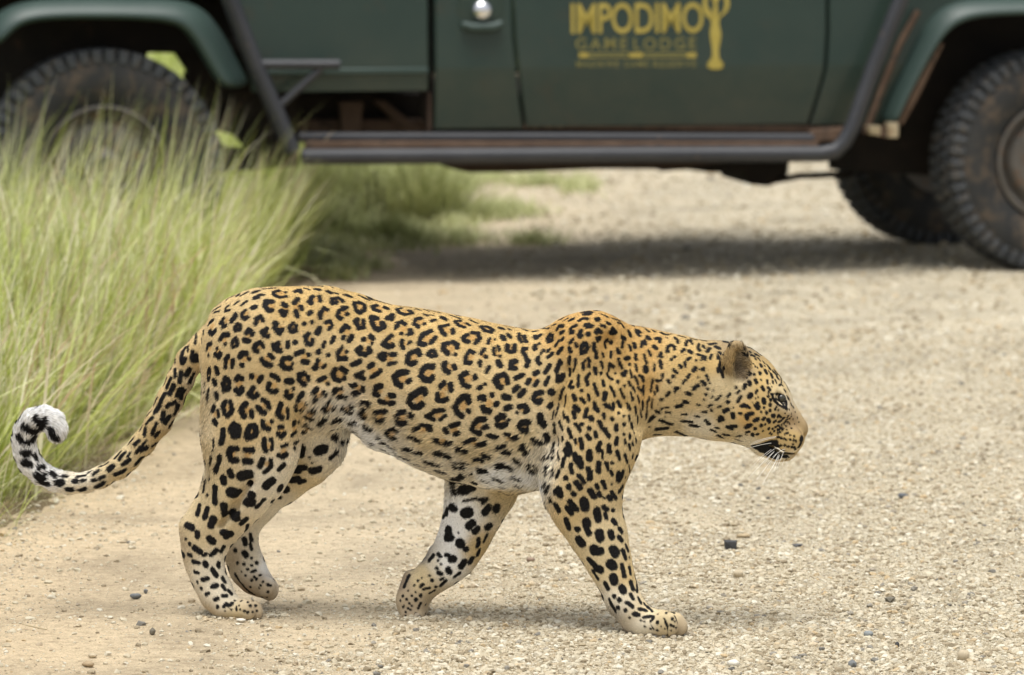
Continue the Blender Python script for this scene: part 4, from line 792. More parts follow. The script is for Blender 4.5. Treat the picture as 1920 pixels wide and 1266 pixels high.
MARKS += [   # EYE RIM, lips, nose, backs of the ears
(0, 0, 1.0, """2.4 1447 740 1456 739 1467 743 1474 753 1474 761,1.8 1448 741 1452 750 1460 759 1470 765,3 1470 762 1475 767,7 1417 838 1430 837 1444 831 1451 831,8 1428 843 1442 846 1453 844,7 1440 853 1452 856 1459 857,4 1455 828 1457 838 1462 846,
4 1464 853 1474 856,1.6 1452 694 1458 701,1.6 1461 704 1466 711,1.5 1470 716 1475 723,1.4 1477 728 1481 735,1.3 1484 740 1486 746,1.2 1470 730 1473 735,1.2 1478 745 1480 750,1.1 1483 757 1485 761,1 1488 764,1 1476 758,1 1480 768,1 1491 773,1 1484 776,
.9 1472 775,.9 1476 783,.9 1487 786,1 1495 783,.9 1466 788,.9 1470 796,1 1490 795,1 1480 793,.9 1498 792,.9 1484 803,1 1475 806,1 1462 800,1 1467 807,4.5 1504 822 1510 825 1513 821,2.2 1503 826 1498 838,3 1349 662 1347 672,3.5 1352 677 1350 688,2.5 1346 692 1347 698,3 1354 699 1356 706,2 1358 690 1359 696,2.5 1455 746 1462 752 1468 758""")]
# inner sides of the far legs
MARKS_FAR = [
(360, 700, 1.58, "6 130 88 129 95,6.5 150 92 157 89,2 140 99,1.5 143 106,4.5 122 115 134 111,4 143 115 152 112,3.5 165 100 173 91,4.5 170 74 172 70,3.5 179 78,4.5 119 125 124 126"),
(320, 880, 2.37, """4 87 15 91 16,2.5 81 25 86 22,3.5 95 8 101 8,2.5 102 10 106 9,4 101 0,3.5 112 1 117 0,2 60 48 61 44,2.2 58 55 59 59,1.3 63 51 64 56,1.2 63 59 64 63,2.2 51 64,2.5 58 66 60 68,1.2 64 70,1.6 68 74,1.2 53 74,1.3 58 75,1.3 64 76,
1.3 61 79,1.2 64 81 67 80,.8 56 81,1 66 85,1 64 88,1 68 87,1.2 71 84,1 73 89,1.1 77 91,1 79 92,1 70 94,1.2 77 97,.8 59 84,.9 71 92,.8 63 93,.9 51 83 54 88 60 95 66 99,.9 57 91,.9 62 97,.8 72 101,.8 76 101"""),
(720, 880, 2.37, """3 58 8 62 7 64 4,3 57 14 56 18,4.5 63 16 69 14,3.5 72 11,1.2 63 25 73 23,1.4 76 24 79 23,1.2 78 27 82 23,3.3 90 29 89 32,3.2 80 34 83 30,4.3 54 30,3 56 31,2.8 50 31 49 35,4.8 64 35 67 34,3.5 67 45 70 42,3 72 49 74 47,
3 82 46 84 44,4 51 48 51 53,3.5 53 54 50 54,4 60 58 61 59,2.8 65 63,2.2 75 55,1.9 74 61 75 58,.8 59 50,3.2 53 71 55 71,2 49 68 51 68,1.5 43 67 45 69,2.8 61 77 64 73,2.2 68 74 70 70,1.3 74 68 76 63,1 79 57 82 51,
2.6 51 79 52 81,2.1 43 82 45 83,1.3 45 75,1.4 42 78,1.2 43 72,1 45 87 47 86,1.8 38 88,1 36 84,1.1 31 95 36 94,1.1 29 93 31 91,1.3 56 85 60 82,1.2 45 92 49 88,1 41 93,1 36 98 40 96,1.8 29 100,2 25 103,1.3 22 100,.6 25 97,
.6 19 96,1 27 110 29 106,.9 22 108,.8 19 110,.9 21 111,.9 15 109,.8 17 113,.9 25 114,.9 33 107,.7 16 108,.8 17 116,.9 33 114,1.5 16 93 18 88 20 84,2 36 72 39 68,.9 13 104,.9 15 100,.8 18 103,.9 20 106,.8 24 92,.9 27 88,.8 30 86"""),
]

LS = 930.0                                               # pixels per metre beside the animal
LY = math.radians(-11)                                   # it walks slightly towards the viewer
A0 = G(440, 1161); A0.y += 0.045
LU, LN = Vector((math.cos(LY), math.sin(LY), 0)), Vector((-math.sin(LY), math.cos(LY), 0))
def P0(px, py, t=0.0):
    """photograph pixel -> (s, t, z) in the leopard's own frame, on its plane at side offset t"""
    d = ray(px, py); p0 = A0 + LN * t; k = (p0 - EYE).dot(LN) / d.dot(LN); p = EYE + d * k
    return np.array([(p - A0).dot(LU), t, p.z], dtype=np.float32)
def P(px, py, t=0.0):
    """same, for modelling: the head is built straight and turned afterwards"""
    p = P0(px, py, t)
    if t and px > 1300: p[0] = P0(px, py, 0.0)[0]
    return p
VOX = 0.0026
lo = P(15, 1215); lo = np.array([lo[0] - .03, -.20, -.02]); hi = P(1535, 520); hi = np.array([hi[0] + .03, .20, hi[2] + .03])
dims = np.ceil((hi - lo) / VOX).astype(int) + 1
AX = [(lo[i] + VOX * np.arange(dims[i])).astype(np.float32) for i in range(3)]
SDF = np.full(dims, 0.06, np.float32)
def box_slices(bmin, bmax, pad):
    sl = []
    for i in range(3):
        a = int(max(0, math.floor((bmin[i] - pad - lo[i]) / VOX))); c = int(min(dims[i], math.ceil((bmax[i] + pad - lo[i]) / VOX) + 1)); sl.append(slice(a, max(a + 1, c)))
    return tuple(sl)
def blend(sl, d, k, sub=False):
    cur = SDF[sl]
    if sub:
        h = np.maximum(k - np.abs(cur + d), 0) / k; SDF[sl] = np.maximum(cur, -d) + h * h * k * .25
    else:
        h = np.maximum(k - np.abs(cur - d), 0) / k; SDF[sl] = np.minimum(cur, d) - h * h * k * .25
def limb(nodes, k=.02, sub=False):
    """nodes: (px, py, t, half-width in the side view in px, half-thickness sideways in m)"""
    q = [(P(n[0], n[1], n[2]), n[3] / LS, n[4]) for n in nodes]
    for (p, a, c), (p2, a2, c2) in zip(q[:-1], q[1:]):
        r = max(a, a2, c, c2)
        sl = box_slices(np.minimum(p, p2) - r, np.maximum(p, p2) + r, k + .01)
        x, y, z = np.meshgrid(*[AX[i][sl[i]] for i in range(3)], indexing='ij', sparse=True)
        dx, dz = p2[0] - p[0], p2[2] - p[2]; L2 = dx * dx + dz * dz + 1e-9
        h = np.clip(((x - p[0]) * dx + (z - p[2]) * dz) / L2, 0, 1)
        ra, rb = a + (a2 - a) * h, c + (c2 - c) * h; tc = p[1] + (p2[1] - p[1]) * h
        e = np.sqrt(((x - p[0] - dx * h) ** 2 + (z - p[2] - dz * h) ** 2) / ra ** 2 + ((y - tc) / rb) ** 2)
        blend(sl, ((e - 1) * np.minimum(ra, rb)).astype(np.float32), k, sub)
def ell(px, py, t, rx, rz, ry, ang=0.0, k=.02, sub=False):
    """ellipsoid: rx, rz in px (rx along ang, degrees clockwise in the picture), ry in m"""
    c = P(px, py, t); rx, rz = rx / LS, rz / LS; r = max(rx, rz)
    sl = box_slices(c - np.array([r, ry, r]), c + np.array([r, ry, r]), k + .01)
    x, y, z = np.meshgrid(*[AX[i][sl[i]] for i in range(3)], indexing='ij', sparse=True)
    ca, sa = math.cos(math.radians(ang)), math.sin(math.radians(ang)); dx, dz = x - c[0], -(z - c[2])
    u, w = dx * ca + dz * sa, -dx * sa + dz * ca
    e = np.sqrt((u / rx) ** 2 + (w / rz) ** 2 + ((y - c[1]) / ry) ** 2)
    blend(sl, ((e - 1) * min(rx, rz, ry)).astype(np.float32), k, sub)

# ---- trunk and neck: section table (px, top, bottom, half-width in m)
TR = [(380, 640, 690, .02), (386, 612, 720, .040), (396, 583, 752, .060), (410, 571, 780, .074), (430, 559, 810, .084), (474, 544, 838, .096), (518, 539, 838, .101), (565, 535, 825, .101), (610, 537.5, 808, .097), (650, 546, 798, .092),
      (672, 551, 812, .090), (703, 562, 835, .091), (743, 573, 850, .096), (782, 578, 871, .103), (830, 587, 892, .109), (877, 598, 908, .112), (920, 605, 920, .113), (963, 613, 924, .112), (1003, 619, 918, .109), (1042, 616, 912, .104), (1080, 608, 908, .099),
      (1120, 606, 895, .095), (1153, 608, 874, .089), (1180, 612, 848, .082), (1202, 614, 826, .074), (1230, 619, 818, .068), (1256, 625, 816, .066), (1302, 636, 818, .066), (1347, 643, 823, .067), (1385, 650, 828, .066)]
ts = np.array([P(r[0], (r[1] + r[2]) / 2)[0] for r in TR]); tt = np.array([P(r[0], r[1])[2] for r in TR]); tb = np.array([P(r[0], r[2])[2] for r in TR]); tw_ = np.array([r[3] for r in TR])
xs_ = AX[0]
def smooth1(a, n=13):
    k = np.hanning(n + 2)[1:-1]; k /= k.sum(); return np.convolve(np.pad(a, n // 2, 'edge'), k, 'valid')
top, bot, wid = (smooth1(np.interp(xs_, ts, a)) for a in (tt, tb, tw_))
sl = box_slices([ts[0], -.13, tb.min()], [ts[-1], .13, tt.max()], .05)
x, y, z = np.meshgrid(*[AX[i][sl[i]] for i in range(3)], indexing='ij', sparse=True)
T, Bm, Wd_ = (a[sl[0]][:, None, None].astype(np.float32) for a in (top, bot, wid))
zc = (T + Bm) * .5 ; hh = (T - Bm) * .5
u = (z - zc) / hh
ww = Wd_ * (1 - .20 * np.clip(u, 0, 1) ** 1.3 - .10 * np.clip(-u, 0, 1))
e = (np.abs(u) ** 2.15 + np.abs(y / ww) ** 2.15) ** (1 / 2.15)
d = (e - 1) * np.minimum(hh, ww)
out = np.maximum(np.maximum(ts[0] - x, x - ts[-1]), 0)
blend(sl, np.sqrt(np.maximum(d, 0) ** 2 + out ** 2).astype(np.float32) + np.minimum(d, 0).astype(np.float32), .01)
# haunch and shoulder masses on both sides
for s in (-1, 1):
    ell(478, 690, s * .050, 92, 140, .062, 8, .03); ell(455, 800, s * .058, 62, 90, .050, 12, .03)
    ell(600, 745, s * .045, 70, 44, .050, -30, .03)
    ell(900, 770, s * .055, 150, 115, .058, 8, .03)
    ell(1100, 662, s * .042, 40, 54, .030, 8, .03); ell(1108, 700, s * .062, 62, 105, .044, 6, .035); ell(1150, 790, s * .058, 44, 72, .042, 14, .03)
ell(1102, 619, -.026, 58, 26, .030, 2, .025); ell(1098, 622, .026, 56, 26, .030, 2, .025)
# ---- near hind leg
limb([(470, 770, -.055, 88, .052), (470, 815, -.058, 84, .050), (474, 845, -.058, 76, .048), (462, 890, -.056, 64, .043), (437, 935, -.053, 52, .035), (411, 975, -.050, 42, .028), (388, 1003, -.048, 36, .023), (381, 1030, -.047, 32, .021),
      (383, 1060, -.046, 27, .020), (395, 1093, -.045, 26, .021), (410, 1120, -.045, 27, .026), (426, 1138, -.045, 23, .032)], .022)
limb([(418, 910, -.055, 26, .012), (380, 955, -.052, 15, .010), (356, 985, -.050, 15, .016), (358, 1003, -.049, 16, .017)], .016)
def paw(px, py, t, ln, h, w=.036, ang=0, k=.010, drop=6):
    ca, sa = math.cos(math.radians(ang)), math.sin(math.radians(ang))
    def at(u, v): return px + u * ca - v * sa, py + u * sa + v * ca
    a, c = at(0, 0), at(ln * .62, drop * .5)
    limb([(*a, t, h, w * .80), (*c, t, h * .96, w)], k)
    for i, (off, fw) in enumerate(((-.027, .74), (-.0095, .97), (.0085, 1.0), (.026, .78))):
        m, e_, f_ = at(ln * .60, drop * .2), at(ln * .88 * fw, drop * .35), at(ln * 1.0 * fw, drop + 2)
        limb([(*m, t + off * .8, h * .86, .0125), (*e_, t + off * 1.02, h * .84, .0125), (*f_, t + off * 1.03, h * .62, .0105)], .0025)
paw(421, 1139, -.045, 60, 22, .034, 3)
# ---- far hind leg
limb([(560, 770, .050, 84, .050), (588, 806, .052, 62, .046), (590, 838, .052, 52, .042), (570, 868, .052, 44, .036), (530, 903, .051, 37, .029), (482, 948, .050, 31, .024), (452, 988, .049, 28, .022), (449, 1018, .048, 26, .020), (456, 1045, .048, 27, .020),
      (466, 1070, .048, 29, .024), (478, 1088, .048, 28, .030)], .020)
limb([(440, 978, .05, 16, .015), (430, 996, .049, 13, .015)], .014)
paw(474, 1080, .048, 44, 24, .032, 40, drop=2)
# ---- near front leg
limb([(1118, 760, -.066, 78, .050), (1114, 830, -.072, 78, .050), (1098, 885, -.076, 68, .046), (1092, 925, -.078, 63, .042), (1106, 968, -.082, 52, .036), (1127, 1015, -.086, 44, .031), (1144, 1060, -.090, 34, .026), (1158, 1095, -.093, 28, .024),
      (1170, 1125, -.096, 26, .025), (1186, 1150, -.098, 25, .029), (1200, 1164, -.098, 25, .033)], .022)
limb([(1142, 1118, -.092, 10, .013), (1153, 1140, -.094, 11, .014)], .010)
limb([(1186, 1170, -.098, 16, .024), (1205, 1178, -.098, 17, .028)], .012)
paw(1206, 1166, -.098, 66, 27, .038, 3)
# ---- far front leg, wrist folded and standing on its toes
limb([(925, 850, .060, 72, .046), (908, 900, .060, 60, .042), (896, 935, .058, 54, .036), (883, 975, .056, 44, .030), (868, 1012, .054, 40, .027), (850, 1045, .052, 36, .026), (826, 1070, .050, 30, .026), (802, 1088, .050, 27, .028), (783, 1105, .050, 27, .031),
      (773, 1125, .050, 26, .034), (772, 1143, .050, 22, .034)], .020)
limb([(818, 1040, .052, 15, .012), (806, 1052, .052, 8, .012)], .010)
limb([(768, 1082, .050, 12, .016), (762, 1096, .050, 8, .014)], .010)
for off in (-.025, -.0085, .0085, .025):
    limb([(768, 1135, .050 + off * .9, 22, .012), (768, 1152, .050 + off * 1.05, 15, .012), (783, 1157, .050 + off * 1.05, 10, .011)], .006)
limb([(778, 1130, .050, 16, .026), (790, 1146, .050, 11, .026)], .010)
# ---- tail
TAIL = [(396, 632, 26), (378, 652, 24), (356, 676, 24), (338, 712, 23), (320, 750, 22.5), (297, 792, 22), (268, 832, 20.5), (241, 860, 19.5), (222, 877, 19), (190, 895, 18.5), (160, 905, 18), (132, 907, 18), (103, 901, 18.5), (80, 890, 19.5), (60, 871, 20), (49, 850, 19.5), (45, 828, 19),
        (50, 807, 19), (63, 791, 19.5), (82, 785, 20), (98, 791, 20), (105, 804, 18), (105, 812, 15)]
limb([(x_, y_, -.0 - .05 * max(0, (i - 16)) * .03, r_, r_ / LS * .97) for i, (x_, y_, r_) in enumerate(TAIL)], .012)
# ---- head
limb([(1352, 735, 0, 91, .068), (1374, 737, 0, 86, .072), (1390, 744, 0, 78, .073), (1418, 755, 0, 60, .068), (1438, 761, 0, 46, .054), (1465, 787, 0, 32, .034), (1482, 804, 0, 25, .024), (1490, 810, 0, 23, .019)], .010)
limb([(1390, 772, 0, 60, .072), (1416, 788, 0, 52, .064), (1442, 812, 0, 43, .046), (1466, 826, 0, 31, .040), (1474, 831, 0, 27, .036)], .014)
limb([(1430, 836, 0, 22, .034), (1456, 848, 0, 19.5, .030), (1471, 849, 0, 19, .024)], .010)
for s in (-1, 1):
    ell(1398, 782, s * .040, 46, 40, .036, 25, .02)                                    # cheek
    ell(1478, 826, s * .022, 27, 21, .021, 12, .010)                                   # whisker pad
    ell(1440, 737, s * .042, 27, 8, .016, 42, .010)                                   # brow
    ell(1463, 771, s * .033, 20, 9, .016, 40, .012)                                    # cheekbone below the eye
    ell(1462, 751, s * .052, 14, 8, .015, 48, .006, True)                             # eye socket
limb([(1440, 834, 0, 2, .2), (1456, 844, 0, 3, .2), (1466, 851, 0, 3, .2), (1486, 853, 0, 2, .2)], .005, True)   # mouth line
ell(1508, 823, -.013, 7, 3.5, .008, 30, .004, True); ell(1508, 823, .013, 7, 3.5, .008, 30, .004, True)          # nostrils
# ears: cupped shells
for s in (-1, 1):
    t0 = s * .056
    limb([(1372, 708, t0, 22, .018), (1376, 686, t0 + s * .006, 22.5, .017), (1379, 666, t0 + s * .010, 17, .012), (1378, 652, t0 + s * .011, 11, .009)], .009)
    limb([(1384, 708, t0 + s * .019, 14, .020), (1385, 688, t0 + s * .020, 17, .018), (1383, 668, t0 + s * .020, 12, .012)], .003, True)

# skin folds and hollows that show the limbs under the coat
for s in (-1, 1):
    limb([(1040, 892, s * .112, 5, .014), (1036, 830, s * .119, 6, .016), (1046, 760, s * .121, 7, .014), (1062, 700, s * .112, 6, .012)], .022, True)
    limb([(1226, 668, s * .076, 7, .012), (1218, 730, s * .086, 8, .014), (1206, 798, s * .080, 7, .012)], .022, True)
    limb([(560, 842, s * .098, 6, .014), (596, 800, s * .106, 7, .014), (628, 756, s * .108, 7, .012)], .025, True)
    limb([(1140, 640, s * .085, 7, .012), (1150, 700, s * .104, 8, .012), (1160, 760, s * .106, 7, .010)], .025, True)
    limb([(470, 905, s * .098, 5, .010), (440, 950, s * .086, 6, .012), (415, 985, s * .076, 5, .010)], .014, True)
    ell(1072, 900, s * .100, 26, 32, .020, 0, .03)
# ---- surface of the field -> one continuous skin (surface nets)
def surface_nets(F):
    ins = F < 0
    cnt = np.zeros(tuple(np.array(F.shape) - 1), np.int8)
    for i in (0, 1):
        for j in (0, 1):
            for k in (0, 1): cnt += ins[i:F.shape[0]-1+i, j:F.shape[1]-1+j, k:F.shape[2]-1+k]
    act = np.argwhere((cnt > 0) & (cnt < 8)); I, J, K = act.T
    vals = {c: F[I + c[0], J + c[1], K + c[2]] for c in [(i, j, k) for i in (0, 1) for j in (0, 1) for k in (0, 1)]}
    pos = np.zeros((len(act), 3)); n = np.zeros(len(act))
    for a in vals:
        for ax in range(3):
            if a[ax] == 0:
                b = list(a); b[ax] = 1; b = tuple(b); fa, fb = vals[a], vals[b]; m = (fa < 0) != (fb < 0)
                t = np.where(m, fa / np.where(m, fa - fb, 1), 0); p = np.array(a, float)[None].repeat(len(act), 0); p[:, ax] += t
                pos[m] += p[m]; n += m
    pos = pos / n[:, None] + act
    vid = np.full(cnt.shape, -1, np.int32); vid[I, J, K] = np.arange(len(act))
    quads = []
    for ax in range(3):
        o1, o2 = [(1, 2), (2, 0), (0, 1)][ax]
        s0 = [slice(None)] * 3; s1 = [slice(None)] * 3; s0[ax] = slice(0, -1); s1[ax] = slice(1, None)
        a, b = ins[tuple(s0)], ins[tuple(s1)]
        e = np.argwhere(a != b); e = e[(e[:, o1] > 0) & (e[:, o2] > 0) & (e[:, o1] < F.shape[o1] - 1) & (e[:, o2] < F.shape[o2] - 1)]
        q = []
        for d1, d2 in ((-1, -1), (0, -1), (0, 0), (-1, 0)):
            c = e.copy(); c[:, o1] += d1; c[:, o2] += d2; q.append(vid[c[:, 0], c[:, 1], c[:, 2]])
        q = np.stack(q, 1); fl = ~a[e[:, 0], e[:, 1], e[:, 2]]; q[fl] = q[fl][:, ::-1]; quads.append(q)
    q = np.concatenate(quads); return pos, q[(q >= 0).all(1)]
SV, SQ = surface_nets(SDF); SV = SV * VOX + lo
del SDF
def relax(v, f, it, lam=.5):
    e = np.concatenate([f[:, [0, 1]], f[:, [1, 2]], f[:, [2, 3]], f[:, [3, 0]]]); e = np.concatenate([e, e[:, ::-1]])
    deg = np.bincount(e[:, 0], minlength=len(v))[:, None]
    for i in range(it):
        s = np.stack([np.bincount(e[:, 0], weights=v[e[:, 1], c], minlength=len(v)) for c in range(3)], 1) / deg
        v = v + (s - v) * (lam if i % 2 == 0 else -lam * .96)
    return v
SV = relax(SV, SQ, 6)
# keep the main body only (drop stray specks)
par = np.arange(len(SV))
e = np.concatenate([SQ[:, [0, 1]], SQ[:, [1, 2]], SQ[:, [2, 3]]])
while True:
    m = np.minimum(par[e[:, 0]], par[e[:, 1]]); new = par.copy(); np.minimum.at(new, e[:, 0], m); np.minimum.at(new, e[:, 1], m); new = new[new]
    if (new == par).all(): break
    par = new
keepv = par == np.bincount(par).argmax(); remap = np.cumsum(keepv) - 1
SQ = remap[SQ[keepv[SQ].all(1)]]; SV = SV[keepv]
# the head turns a little away from the viewer, so the profile is seen square
sn = P(1290, 720)[0]
TURN = math.radians(10.5)
def turn(p):
    p = np.array(p, float); o = p[..., 0] - sn; w = np.clip(o / .07, 0, 1); a = TURN * w * w * (3 - 2 * w) ; y_ = p[..., 1].copy()
    p[..., 0] = np.where(o > 0, sn + o * np.cos(a) - y_ * np.sin(a), p[..., 0]); p[..., 1] = np.where(o > 0, o * np.sin(a) + y_ * np.cos(a), y_); return p
SV0 = SV.copy(); SV = turn(SV)
tri = np.concatenate([SQ[:, [0, 1, 2]], SQ[:, [0, 2, 3]]])
fn = np.cross(SV[tri[:, 1]] - SV[tri[:, 0]], SV[tri[:, 2]] - SV[tri[:, 0]])
VN = np.stack([np.bincount(tri.ravel(), weights=np.repeat(fn[:, c], 3), minlength=len(SV)) for c in range(3)], 1); VN /= np.linalg.norm(VN, axis=1)[:, None] + 1e-12
def n3(p, f, seed=0):
    """cheap smooth 3-D noise"""
    r_ = np.random.default_rng(seed); v = np.zeros(len(p))
    for _ in range(5):
        k = r_.normal(0, 1, 3); k *= f / np.linalg.norm(k) * r_.uniform(.6, 1.5); v += np.sin(p @ k + r_.uniform(0, 6.28))
    return v / 3.2
# muscle and loose skin: slight unevenness of the surface, ribs along the chest
body_w = np.clip((SV[:, 2] - P0(900, 1000)[2]) / .05, 0, 1) * np.clip((P0(1330, 700)[0] - SV[:, 0]) / .05, 0, 1)
rib = np.exp(-((SV[:, 0] - P0(840, 760)[0]) / .13) ** 2) * np.exp(-((SV[:, 2] - P0(840, 770)[2]) / .09) ** 2) * np.sin((SV[:, 0] + SV[:, 2] * .35) * 150)
SV = SV + VN * ((n3(SV, 38, 31) * .0024 + n3(SV, 85, 32) * .0009 + rib * .0011) * body_w)[:, None]
fn = np.cross(SV[tri[:, 1]] - SV[tri[:, 0]], SV[tri[:, 2]] - SV[tri[:, 0]])
VN = np.stack([np.bincount(tri.ravel(), weights=np.repeat(fn[:, c], 3), minlength=len(SV)) for c in range(3)], 1); VN /= np.linalg.norm(VN, axis=1)[:, None] + 1e-12
bvh = BVHTree.FromPolygons(SV.tolist(), SQ.tolist())
MW = Matrix.Translation(A0) @ Matrix.Rotation(LY, 4, 'Z'); MI = MW.inverted()
EL = MI @ EYE
def hit(px, py):
    """where the sight line of a marking meets the skin"""
    d = (MI.to_3x3() @ ray(px, py)).normalized()
    r = bvh.ray_cast(EL, d)
    if r[0] is not None: return r[0], r[1]
    t = (A0 - EYE).dot(LN) / ray(px, py).dot(LN); q = MI @ (EYE + ray(px, py) * t)
    r = bvh.find_nearest(q); return r[0], r[1]

FAT = .93
segs, cent = [], []                                       # black strokes (p0, p1, r) and tawny centres (p, r)
def read(sets, far=False):
    for x0, y0, sc_, txt in sets:
        for it in txt.replace("\n", "").split(","):
            it = it.strip()
            if not it: continue
            if it[0] == 'b':
                r_, px, py = map(float, it[1:].split()); h = hit(x0 + px * sc_, y0 + py * sc_); cent.append((np.array(h[0]), (r_ + 1.6) * sc_ / LS)); continue
            q = list(map(float, it.split())); r_ = q[0] * sc_ / LS * .97 * FAT + (.0010 if sc_ < 1.2 else .0008 if sc_ == 2.37 and q[0] < 1.7 else 0); pts = []
            for px, py in zip(q[1::2], q[2::2]): pts.append(np.array(hit(x0 + px * sc_, y0 + py * sc_)[0]))
            if len(pts) == 1: pts = pts * 2
            for a_, b_ in zip(pts[:-1], pts[1:]):
                if np.linalg.norm(a_ - b_) < .035: segs.append((a_, b_, r_))
                else: segs.append((a_, a_, r_)); segs.append((b_, b_, r_))
read(MARKS[:4]); FAT = 1.03; read(MARKS[4:]); FAT = 1.0; read(MARKS_FAR, True)
# the other flank carries the same kind of pattern
def snap(p):
    r = bvh.find_nearest(Vector(p)); return np.array(r[0])
near_n = len(segs)
def straight(p):
    i = SQ[bvh.find_nearest(Vector(p))[2], 0]; return SV0[i] + (np.array(p) - SV[i])
def mirror(p): q = straight(p); return snap(turn(np.array([q[0], -q[1], q[2]])))
z_belly = P(900, 905)[2]
for a_, b_, r_ in segs[:near_n]:
    if a_[2] > z_belly and straight(a_)[1] < -.02: segs.append((mirror(a_), mirror(b_), r_))
for c_, r_ in cent[:]:
    if c_[2] > z_belly and straight(c_)[1] < -.02: cent.append((mirror(c_), r_))
# fill what the photograph does not show (inner and far surfaces, along the spine)
kd = KDTree(len(segs) * 2 + 8000); pts_ = []
for a_, b_, r_ in segs: pts_ += [a_, b_]
toeye = np.array(EL)[None] - SV; toeye /= np.linalg.norm(toeye, axis=1)[:, None]
facing = (VN * toeye).sum(1)
cand = np.flatnonzero((facing < .06) | ((VN[:, 2] > .80) & (facing < .16))); rng.shuffle(cand); added = np.zeros((0, 3)); P_arr = np.array(pts_)
zmin_paw = .06
for ci in cand[:12000]:
    p = SV[ci]
    if p[2] < zmin_paw or p[0] > P(1440, 700)[0]: continue
    if ((P_arr - p) ** 2).sum(1).min() < .017 ** 2: continue
    q = snap(p + rng.normal(0, .005, 3)); P_arr = np.vstack([P_arr, p]); segs.append((p, q, rng.uniform(.0055, .008)))

